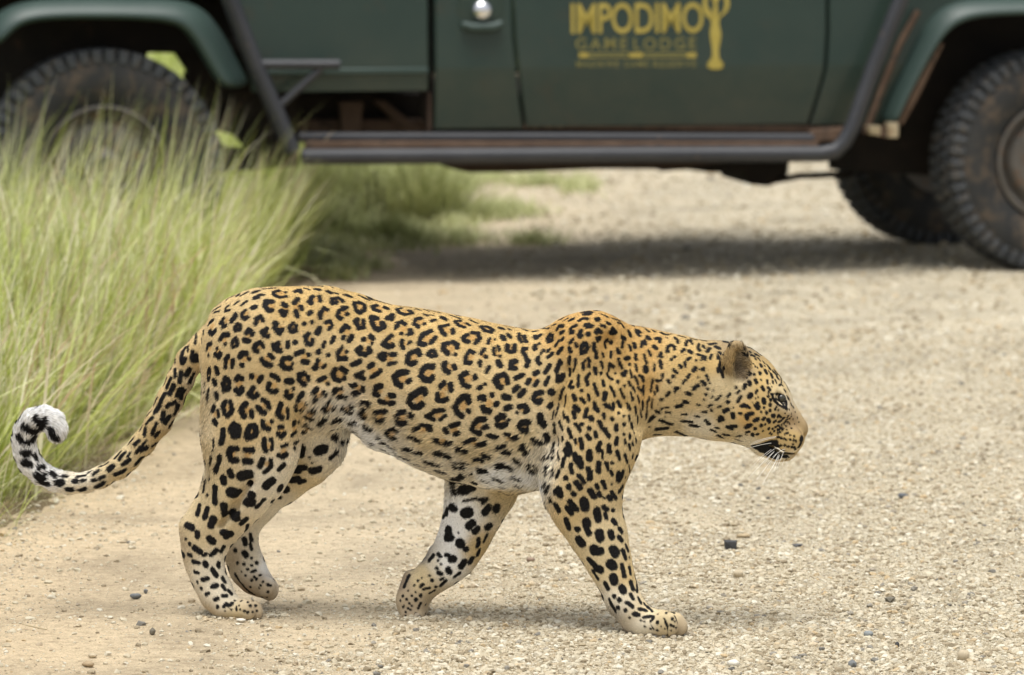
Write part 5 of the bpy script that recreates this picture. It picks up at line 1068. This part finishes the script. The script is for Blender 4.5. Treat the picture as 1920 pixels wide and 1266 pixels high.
# ---- coat colour anchors (px, py, t in m, r, g, b as reflectances); ear hollows carry painted shade
GOLD, TAN, SAND, CREAM, WHITE, ORNG, BUFF = (.52, .365, .15), (.555, .42, .212), (.585, .475, .28), (.70, .63, .49), (.88, .87, .83), (.53, .335, .118), (.45, .36, .235)
ANCH = [(450, 580, -.05, TAN), (560, 560, -.05, GOLD), (660, 575, -.05, GOLD), (760, 600, -.05, GOLD), (860, 625, -.05, GOLD), (960, 640, -.05, GOLD), (1060, 630, -.06, ORNG), (1130, 620, -.06, ORNG), (1200, 650, -.06, ORNG), (1280, 670, -.06, GOLD), (1340, 680, -.06, GOLD),
 (420, 680, -.06, TAN), (520, 680, -.1, TAN), (620, 680, -.1, TAN), (720, 690, -.1, TAN), (820, 710, -.1, TAN), (920, 720, -.1, TAN), (1010, 700, -.1, TAN), (1090, 730, -.1, GOLD), (1170, 740, -.1, GOLD), (1190, 800, -.08, TAN), (1215, 730, -.06, ORNG),
 (450, 800, -.1, TAN), (540, 780, -.1, TAN), (700, 780, -.1, SAND), (800, 810, -.1, SAND), (900, 840, -.1, SAND), (980, 820, -.1, SAND), (1110, 850, -.1, TAN), (1090, 900, -.1, TAN), (1150, 880, -.1, TAN),
 (760, 850, -.08, CREAM), (860, 885, -.07, CREAM), (930, 900, -.07, WHITE), (1000, 895, -.07, WHITE), (1010, 860, -.09, CREAM), (660, 800, -.07, WHITE), (690, 825, -.05, WHITE), (740, 850, -.04, WHITE), (620, 790, -.07, CREAM), (950, 925, -.03, SAND), (850, 900, -.02, CREAM),
 (392, 760, -.06, SAND), (384, 755, -.02, WHITE), (386, 840, -.025, WHITE), (396, 840, -.06, SAND), (430, 900, -.08, SAND), (500, 910, -.08, CREAM), (400, 960, -.06, SAND), (370, 1010, -.05, SAND), (400, 1060, -.05, CREAM), (420, 1120, -.05, CREAM), (350, 1020, -.05, BUFF), (450, 1155, -.06, SAND), (485, 1140, -.06, BUFF), (400, 1152, -.05, BUFF),
 (1080, 960, -.1, TAN), (1110, 1000, -.1, SAND), (1140, 1060, -.1, SAND), (1175, 1080, -.1, TAN), (1160, 1120, -.1, CREAM), (1160, 1145, -.1, (.33, .29, .23)), (1200, 1150, -.1, SAND), (1205, 1180, -.12, CREAM), (1250, 1165, -.12, SAND), (1282, 1175, -.12, BUFF), (1186, 1178, -.1, (.33, .28, .22)),
 (600, 830, .03, CREAM), (560, 880, .03, SAND), (500, 940, .03, CREAM), (460, 1000, .03, CREAM), (470, 1050, .03, CREAM), (448, 1050, .04, BUFF), (490, 1095, .03, BUFF), (505, 1060, .03, WHITE), (470, 1110, .04, (.33, .23, .14)),
 (900, 910, .03, CREAM), (870, 950, .03, WHITE), (850, 1000, .03, WHITE), (835, 1050, .03, WHITE), (940, 930, .03, SAND), (900, 1030, .03, TAN), (790, 1085, .03, SAND), (770, 1120, .03, BUFF), (760, 1150, .03, BUFF), (790, 1140, .03, BUFF), (760, 1095, .04, (.26, .20, .14)), (803, 1048, .05, (.20, .18, .16)), (818, 1055, .03, CREAM), (795, 1075, .03, SAND),
 (370, 660, 0, TAN), (330, 730, 0, TAN), (280, 815, 0, TAN), (220, 870, 0, SAND), (260, 850, 0, SAND), (150, 905, 0, CREAM), (90, 900, 0, WHITE), (50, 850, 0, WHITE), (60, 790, 0, WHITE), (100, 790, 0, WHITE),
 (1250, 740, -.06, TAN), (1300, 740, -.06, TAN), (1250, 800, -.05, SAND), (1320, 805, -.05, CREAM), (1300, 690, -.06, GOLD), (1345, 740, -.06, SAND), (1360, 770, -.06, TAN), (1380, 725, -.06, SAND), (1360, 725, -.07, SAND), (1370, 815, -.05, SAND), (1395, 830, -.04, CREAM),
 (1400, 780, -.07, ORNG), (1425, 760, -.06, GOLD), (1420, 720, -.06, GOLD), (1440, 700, -.05, GOLD), (1410, 680, -.05, GOLD), (1430, 800, -.06, GOLD), (1445, 790, -.05, GOLD), (1450, 722, -.05, TAN), (1460, 736, -.045, SAND), (1472, 756, -.04, CREAM), (1476, 748, -.03, (.46, .34, .18)), (1480, 775, -.02, (.43, .325, .19)), (1460, 775, -.04, (.47, .35, .18)), (1490, 785, -.02, (.33, .24, .14)), (1505, 795, -.01, (.22, .16, .10)),
 (1508, 800, -.018, (.17, .12, .08)), (1511, 814, -.014, (.08, .058, .045)), (1506, 808, -.018, (.12, .085, .06)), (1502, 790, -.02, (.25, .18, .105)), (1494, 772, -.02, (.31, .225, .125)), (1486, 752, -.02, (.39, .285, .15)), (1474, 724, -.02, TAN), (1512, 805, 0, (.12, .09, .065)), (1514, 815, -.005, (.07, .052, .042)), (1485, 800, -.03, (.45, .32, .17)), (1475, 822, -.04, GOLD), (1490, 825, -.03, GOLD), (1470, 842, -.03, TAN), (1478, 855, -.02, CREAM), (1450, 822, -.05, GOLD), (1405, 838, -.03, CREAM),
 (1375, 655, -.06, (.34, .25, .13)), (1386, 668, -.055, (.30, .24, .16)), (1384, 684, -.05, (.11, .085, .06)), (1378, 694, -.05, (.08, .06, .045)), (1386, 690, -.040, (.10, .08, .055)), (1388, 676, -.042, (.18, .14, .095)), (1392, 704, -.055, (.36, .29, .2)), (1366, 690, -.078, (.42, .30, .14)), (1368, 672, -.075, (.42, .30, .14))]  # ear lining: grey-brown, with the shade of the hollow painted darker
ANCH += [(1230, 1195, -.10, (.37, .30, .21)), (1270, 1190, -.10, (.37, .30, .21)), (460, 1165, -.045, (.36, .29, .20)), (485, 1160, -.045, (.38, .31, .22)), (775, 1164, .05, (.32, .25, .17)), (765, 1150, .02, (.40, .32, .22))]
an_p = np.array([turn(P(a[0], a[1], a[2])) for a in ANCH]); an_c = np.array([a[3] for a in ANCH])
EAR = turn(P(1380, 680, -.062)); EAR2 = turn(P(1380, 680, .062))
# dark flesh: eye rim, lips, nose edge, pads
def coat(pts, fine=True):
    """colour of the coat at points on (or roots in) the skin"""
    n = len(pts); col = np.zeros((n, 3))
    for i in range(0, n, 40000):
        p = pts[i:i+40000]; q = p.copy()
        m = p[:, 1] > .015
        inner_leg = p[:, 2] < z_belly
        q[:, 1] = np.where(m & ~inner_leg, -p[:, 1], p[:, 1])
        d2 = ((q[:, None] - an_p[None]) ** 2 * np.array([1, .8, 1])[None, None]).sum(-1) + .012 ** 2
        w = d2 ** -2.2; w /= w.sum(1)[:, None]; col[i:i+40000] = w @ an_c
    col *= (1 + .06 * n3(pts, 60, 3) + .05 * n3(pts, 190, 4))[:, None]
    jit = n3(pts, 230, 9) * .0009 + n3(pts, 420, 5) * .00035 + n3(pts, 1100, 6) * .0004 - .0001
    order = np.argsort(pts[:, 0]); xs0 = pts[order, 0]
    warm = np.zeros(n); black = np.zeros(n)
    for c_, r_ in cent:
        a_, b_ = np.searchsorted(xs0, (c_[0] - r_ - .004, c_[0] + r_ + .004)); k = order[a_:b_]
        if len(k): d = np.linalg.norm(pts[k] - c_, axis=1) + jit[k] * 2; warm[k] = np.maximum(warm[k], np.clip((r_ + .002 - d) / .004, 0, 1))
    for p0, p1, r_ in segs:
        a_, b_ = np.searchsorted(xs0, (min(p0[0], p1[0]) - r_ - .003, max(p0[0], p1[0]) + r_ + .003)); k = order[a_:b_]
        if not len(k): continue
        dv = p1 - p0; L2 = dv @ dv + 1e-12; t = np.clip(((pts[k] - p0) @ dv) / L2, 0, 1)
        d = np.linalg.norm(pts[k] - p0 - t[:, None] * dv, axis=1) + jit[k]
        black[k] = np.maximum(black[k], np.clip((r_ - d) / .0012 + .5, 0, 1))
    col = col * (1 - warm[:, None] * .75) + np.array([.47, .275, .085]) * warm[:, None] * .75
    col = col * (1 - black[:, None]) + np.array([.0065, .006, .006]) * black[:, None]
    return np.clip(col, .005, .9)
# black backs of the ears
for s_ in (-1, 1):
    for (px, py, r_) in ((1349, 672, 3), (1348, 686, 4), (1351, 698, 4)):
        h = snap(turn(P(px, py, s_ * .06))); segs.append((h, h, r_ / LS * 1.2))

leopard_me = fast_mesh("leopard", SV, SQ)
ca_ = leopard_me.attributes.new('coat', 'FLOAT_COLOR', 'POINT')
vc = coat(SV); ca_.data.foreach_set('color', np.concatenate([vc, np.ones((len(vc), 1))], 1).astype(np.float32).ravel())
leopard_me.polygons.foreach_set('use_smooth', [True] * len(leopard_me.polygons))
m_skin, N, L, b = new_mat("leopard_coat")
at = N.new('ShaderNodeAttribute'); at.attribute_name = 'coat'
L.new(at.outputs['Color'], b.inputs['Base Color']); b.inputs['Roughness'].default_value = .75; b.inputs['Specular IOR Level'].default_value = .18
leopard_me.materials.append(m_skin)
leopard = bpy.data.objects.new("leopard", leopard_me); COL.objects.link(leopard); leopard.matrix_world = MW
tag(leopard, "spotted leopard walking to the right across the gravel with its tail curled up", "leopard")

# ---- hair: lies along the body from nose to tail; (px, py, dx, dy, length in mm)
FLOW = [(1500, 800, -.6, -.8, 1.8), (1470, 760, -.8, -.5, 2), (1440, 720, -.9, -.3, 2.6), (1400, 680, -1, .1, 4), (1470, 830, -.9, .35, 2), (1440, 810, -1, .1, 2.6), (1400, 780, -1, .15, 4), (1360, 740, -.9, .4, 9), (1390, 830, -.9, .4, 9), (1380, 690, .1, -1, 5), (1375, 650, 0, -1, 5), (1474, 856, -.6, .6, 5),
 (1300, 680, -1, .15, 8), (1300, 760, -1, .3, 9), (1250, 810, -.9, .4, 10), (1200, 650, -1, .2, 8), (1200, 760, -.6, .8, 8), (1130, 620, -1, .2, 8), (1100, 720, -.6, .8, 7), (1110, 820, -.3, 1, 7), (1090, 900, -.2, 1, 7), (1180, 840, -.3, 1, 8),
 (1000, 650, -1, .15, 8), (900, 640, -1, .1, 8), (800, 620, -1, .05, 8), (700, 590, -1, 0, 8), (600, 560, -1, .1, 8), (500, 560, -1, .3, 8), (950, 760, -1, .3, 8), (850, 760, -1, .3, 8), (750, 720, -1, .25, 8), (650, 680, -.9, .4, 8), (560, 680, -.8, .6, 8), (470, 660, -.7, .7, 8),
 (950, 880, -1, .35, 17), (860, 885, -1, .35, 20), (760, 850, -1, .4, 24), (690, 828, -.9, .5, 28), (640, 792, -.5, .9, 24), (1015, 880, -.5, .9, 24), (1000, 910, -.8, .4, 12), (930, 922, -1, .2, 10),
 (440, 780, -.5, .9, 8), (540, 780, -.4, .9, 9), (388, 760, -.5, .9, 16), (390, 860, -.5, .9, 15), (450, 900, -.4, .9, 7), (390, 970, -.5, .9, 6), (370, 1030, .1, 1, 6), (400, 1090, .3, 1, 6), (440, 1140, .9, .4, 3), (485, 1145, .9, .5, 3),
 (600, 830, -.4, .9, 8), (540, 900, -.7, .7, 6), (470, 970, -.6, .8, 6), (455, 1040, .2, 1, 6), (490, 1090, .6, .8, 3), (900, 920, -.3, 1, 8), (870, 980, -.3, 1, 6), (840, 1050, -.5, .8, 6), (790, 1090, -.7, .7, 5), (770, 1140, .1, 1, 3),
 (1100, 970, .2, 1, 6), (1130, 1030, .35, .95, 6), (1160, 1090, .4, .9, 5), (1155, 1140, .2, 1, 7), (1210, 1150, .9, .5, 3), (1270, 1170, .9, .4, 2.6), (1195, 1180, .5, .9, 6),
 (375, 650, -.5, .85, 8), (330, 730, -.45, .9, 8), (290, 800, -.55, .85, 9), (235, 865, -.8, .6, 9), (170, 902, -1, .1, 10), (110, 902, -.95, -.3, 11), (65, 875, -.6, -.8, 12), (45, 835, 0, -1, 13), (55, 800, .5, -.85, 14), (82, 785, 1, -.1, 16), (100, 792, .8, .7, 17), (106, 806, .2, 1, 16)]
fl_p = np.array([P(a[0], a[1])[[0, 2]] for a in FLOW]); fl_d = np.array([(a[2], -a[3]) for a in FLOW]); fl_d /= np.linalg.norm(fl_d, axis=1)[:, None]; fl_l = np.array([a[4] for a in FLOW]) / 1000
def make_fur(n_hair):
    area = np.linalg.norm(fn, axis=1) * .5; fc = (facing[tri].mean(1) > -.35).astype(float) * .8 + .2
    pr = area * fc; cdf = np.cumsum(pr); ti = np.searchsorted(cdf, rng.random(n_hair) * cdf[-1]).clip(0, len(tri) - 1)
    a, c = rng.random(n_hair), rng.random(n_hair); fl = a + c > 1; a[fl], c[fl] = 1 - a[fl], 1 - c[fl]
    T_ = tri[ti]
    p = SV[T_[:, 0]] * (1 - a - c)[:, None] + SV[T_[:, 1]] * a[:, None] + SV[T_[:, 2]] * c[:, None]
    nn = VN[T_[:, 0]] * (1 - a - c)[:, None] + VN[T_[:, 1]] * a[:, None] + VN[T_[:, 2]] * c[:, None]; nn /= np.linalg.norm(nn, axis=1)[:, None]
    dirs = np.zeros((n_hair, 3)); ln = np.zeros(n_hair)
    for i in range(0, n_hair, 40000):
        q = p[i:i+40000][:, [0, 2]]; d2 = ((q[:, None] - fl_p[None]) ** 2).sum(-1) + .008 ** 2; w = d2 ** -1.6; w /= w.sum(1)[:, None]
        d_ = w @ fl_d; dirs[i:i+40000, 0] = d_[:, 0]; dirs[i:i+40000, 2] = d_[:, 1]; ln[i:i+40000] = w @ fl_l
    dirs += rng.normal(0, .16, (n_hair, 3)) + .22 * n3(p, 45, 8)[:, None] * np.array([.3, .2, 1])
    tg = dirs - nn * (dirs * nn).sum(1)[:, None]; tg /= np.linalg.norm(tg, axis=1)[:, None] + 1e-9
    ln = ln * rng.uniform(.55, 1.0, n_hair)
    ln = np.where(ln < .0105, ln * .68, ln)
    near_ear = np.minimum(np.linalg.norm(p - EAR, axis=1), np.linalg.norm(p - EAR2, axis=1)) < .036; ln[near_ear] = rng.uniform(.005, .012, near_ear.sum())
    lift = .16 + .26 * rng.random(n_hair) + .35 * (ln > .0095) * rng.random(n_hair) + .3 * near_ear * rng.random(n_hair)
    s_ = np.linspace(0, 1, 4)[None, :, None]
    pts = p[:, None] + (tg[:, None] * s_ * (1 - .12 * s_) + nn[:, None] * (lift[:, None, None] * s_ * (1 - .55 * s_))) * ln[:, None, None] - nn[:, None] * .0006 * (1 - s_)
    ok = np.ones(n_hair, bool)
    for s_ in (-1, 1):
        ec = turn(P(1461.5, 751, s_ * .044)); ok &= ((p - ec) ** 2).sum(1) > .0125 ** 2
    pts, p = pts[ok], p[ok]; n_hair = len(p)
    col = coat(p) * rng.normal(1, .27, (n_hair, 1)).clip(.4, 1.7)
    hc = bpy.data.hair_curves.new("fur"); hc.add_curves([4] * n_hair)
    hc.attributes['position'].data.foreach_set('vector', pts.astype(np.float32).ravel())
    rad = np.broadcast_to(np.array([.00052, .00050, .00040, .00010], np.float32), (n_hair, 4))
    ra = hc.attributes.get('radius') or hc.attributes.new('radius', 'FLOAT', 'POINT'); ra.data.foreach_set('value', np.ascontiguousarray(rad).ravel())
    ca = hc.attributes.new('coat', 'FLOAT_COLOR', 'CURVE'); ca.data.foreach_set('color', np.concatenate([col, np.ones((n_hair, 1))], 1).clip(0, 1).astype(np.float32).ravel())
    m, N, L, b = new_mat("leopard_fur"); at = N.new('ShaderNodeAttribute'); at.attribute_name = 'coat'
    L.new(at.outputs['Color'], b.inputs['Base Color']); b.inputs['Roughness'].default_value = .55; b.inputs['Specular IOR Level'].default_value = .22
    hc.materials.append(m)
    o = bpy.data.objects.new("fur", hc); COL.objects.link(o); o.parent = leopard; o['kind'] = 'stuff'
    return o
make_fur(330000)

# ---- eyes, whiskers
m_eye, N, L, b = new_mat("eye")
tc = N.new('ShaderNodeTexCoord'); sp = N.new('ShaderNodeSeparateXYZ'); L.new(tc.outputs['Object'], sp.inputs[0])
r = rampnode(N, [(0, (.02, .018, .016)), (.62, (.02, .018, .015)), (.70, (.035, .032, .02)), (.86, (.04, .037, .022)), (.89, (.008, .008, .008)), (1, (.006, .006, .006))])
mr = N.new('ShaderNodeMapRange'); mr.inputs[1].default_value = -.0125; mr.inputs[2].default_value = .0125; L.new(sp.outputs[0], mr.inputs[0]); L.new(mr.outputs[0], r.inputs[0])
L.new(r.outputs[0], b.inputs['Base Color']); b.inputs['Roughness'].default_value = .16
for s_ in (-1, 1):
    c_ = turn(P(1461.5, 751, s_ * .0345)); mb = MB(); mb.lathe([(0.0105 * math.sin(a_), -0.0105 * math.cos(a_)) for a_ in np.linspace(0.001, math.pi - .001, 17)], 32)
    e_ = mb.build("eye", m_eye, leopard, smooth=True); e_.location = c_; e_.rotation_euler = (0, math.radians(15), math.radians(s_ * 38 + 8))
m_wh, N, L, b = new_mat("whisker"); b.inputs['Base Color'].default_value = (.85, .83, .78, 1); b.inputs['Roughness'].default_value = .35
wh = [((1446, 831), (1408, 840)), ((1448, 836), (1424, 852)), ((1449, 841), (1428, 858)), ((1456, 841), (1433, 858)), ((1451, 848), (1440, 862)), ((1459, 843), (1443, 864)), ((1460, 852), (1452, 872)), ((1463, 850), (1456, 874)), ((1470, 848), (1462, 868)), ((1474, 850), (1470, 866)),
      ((1455, 819), (1424, 826)), ((1453, 821), (1420, 830)), ((1438, 871), (1440, 860)), ((1472, 842), (1456, 852)), ((1452, 846), (1418, 882)), ((1458, 849), (1430, 886)), ((1462, 853), (1440, 892))]
for s_ in (-1, 1):
    for i, ((x0, y0), (x1, y1)) in enumerate(wh):
        if s_ > 0 and i % 2: continue
        h, nrm = hit(x0, y0); h = Vector(h)
        k_ = P0(x1, y1, float(h.y) - .02); tip = h.lerp(Vector(k_) + Vector((0, -.012, 0)), 1.35); midp = h.lerp(tip, .5) + Vector((.002, -.004, .005))
        if s_ > 0:
            f_ = lambda v: Vector(turn((lambda q: np.array([q[0], -q[1], q[2]]))(straight(v)))); h, midp, tip = f_(h), f_(midp), f_(tip)
        pts = [h.lerp(midp, t_).lerp(midp.lerp(tip, t_), t_) for t_ in np.linspace(0, 1, 9)]
        MB().tube(pts, [.00062 - .00045 * t_ for t_ in np.linspace(0, 1, 9)], 5).build("whisker", m_wh, leopard, smooth=True)

# ================================================================== STONES AND TWIGS ONE CAN PICK OUT
def stone(label, px, py, wpx, hpx, col, cat="stone", seed=0, sharp=False):
    g = G(px, py + hpx * .5); s = (g - EYE).length; s = s / FPX
    r_ = np.random.default_rng(seed + 100); bm = bmesh.new(); bmesh.ops.create_icosphere(bm, subdivisions=1 if sharp else 2, radius=.5)
    if seed == 1:
        bm.clear(); bmesh.ops.create_cube(bm, size=.92); bmesh.ops.bevel(bm, geom=bm.edges[:], offset=.07, segments=1, affect='EDGES')
    off = r_.normal(0, 1, 3)
    for v in bm.verts:
        c = v.co; k = 1 + .20 * math.sin(3.1 * c.x * 2 + off[0] * 3) * math.cos(2.3 * c.y * 2 + off[1]) + .10 * math.sin(7 * c.z + off[2]) + (r_.normal(0, .07) if sharp else r_.normal(0, .02)); v.co = c * k
    bmesh.ops.scale(bm, vec=(wpx * s, wpx * s * .85, hpx * s * 1.02), verts=bm.verts)
    me = bpy.data.meshes.new("stone"); bm.to_mesh(me); bm.free()
    if not sharp: me.polygons.foreach_set('use_smooth', [True] * len(me.polygons))
    m = weathered("stone_%s" % seed, tuple(np.array(col) * .8), tuple(np.array(col) * 1.15), .75, 0, 90, tuple(np.array(col) * .6 + .05), (.55, .7), 160, .3, spec=.3)
    me.materials.append(m); o = bpy.data.objects.new("stone", me); COL.objects.link(o)
    o.location = (g.x, g.y, road_z(g.x, g.y) + hpx * s * .42); o.rotation_euler = (0, 0, r_.uniform(-.4, .4))
    return tag(o, label, cat)
DK, BL, OL, WT, OR, TN = (.055, .056, .058), (.17, .18, .18), (.16, .145, .11), (.70, .66, .56), (.48, .31, .16), (.50, .42, .29)
stone("square dark slate stone on the gravel to the right of the front paws", 1370, 1020, 24, 19, DK, seed=1, sharp=True)
stone("blue-grey stone left of the hind paws, the larger of the pair", 254, 1119, 19, 13, BL, seed=2)
stone("small blue-grey stone left of the hind paws, the smaller of the pair", 273, 1110, 10, 11, BL, seed=3, sharp=True)
stone("upright olive stone on the sand below and left of the hind paws", 286, 1181, 14, 14, OL, seed=4, sharp=True)
stone("flat ochre stone in the bottom left corner of the sand", 165, 1239, 23, 13, (.36, .27, .16), seed=5)
stone("pale flat stone just above the ochre stone in the sand", 174, 1224, 18, 10, TN, seed=6)
stone("white rounded stone with a clean top in the coarse gravel low on the right", 1375, 1242, 22, 17, WT, seed=7)
stone("grey angular stone with a dark face in the coarse gravel at the bottom right", 1598, 1243, 21, 15, (.17, .18, .18), seed=8, sharp=True)
stone("grey-topped round stone half sunk in the gravel near a smaller black chip", 1628, 1192, 19, 14, (.26, .28, .28), seed=9)
stone("small black chip standing on edge in the gravel right of a grey-topped stone", 1682, 1209, 10, 13, DK, seed=10, sharp=True)
stone("brown-grey wedge of stone beside the dry straw on the right", 1668, 1124, 22, 12, OL, seed=11, sharp=True)
stone("dark grey stone half buried in the gravel far right of the leopard's head", 1693, 931, 22, 11, (.13, .14, .15), seed=12)
stone("dark flat stone in the gravel on the right, lying farther back than the straw", 1494, 1020, 20, 8, (.12, .12, .12), seed=13, sharp=True)
stone("orange-brown stone cut by the light right in front of the front paw", 1283, 1177 + 0, 8, 16, OR, seed=14) if False else None
stone("rounded tan stone in the gravel below the dark slate stone", 1384, 1082, 20, 15, TN, seed=15)
stone("pair-sized brown and grey pebble standing alone on the sand between the front legs", 995, 1044, 14, 11, (.30, .22, .16), seed=16)
stone("large buff stone with a rough top in the gravel near the right edge", 1806, 1227, 24, 21, (.50, .42, .29), seed=17)
stone("white stone touching the sole of the standing hind paw", 452, 1165, 17, 8, WT, seed=18)
stone("dull ochre stone on the gravel behind the dark slate stone", 1394, 1000, 28, 8, (.42, .33, .20), seed=19)
def twig(label, pts, r_, mat):
    p = [G(*q) + Vector((0, 0, .006)) for q in pts]; o_ = p[0].copy(); o = MB().tube([q - o_ for q in p], r_, 5).build("twig", mat, smooth=True); o.location = o_
    if mat == m_straw: o.data.attributes.new('tint', 'FLOAT', 'POINT').data.foreach_set('value', np.full(len(o.data.vertices), .8, np.float32))
    return tag(o, label, "twig")
twig("darker dry straw lying flat on the gravel, left of a longer pale one", [(1522, 1100), (1545, 1103), (1564, 1110)], .0016, m_straw)
twig("long pale dry straw lying flat on the gravel, right of a darker one", [(1592, 1104), (1640, 1109), (1678, 1110)], .0013, m_straw)
twig("short pale twig with thin ends on the sand in the lower left", [(42, 1176), (64, 1181), (88, 1186)], .0014, m_straw)
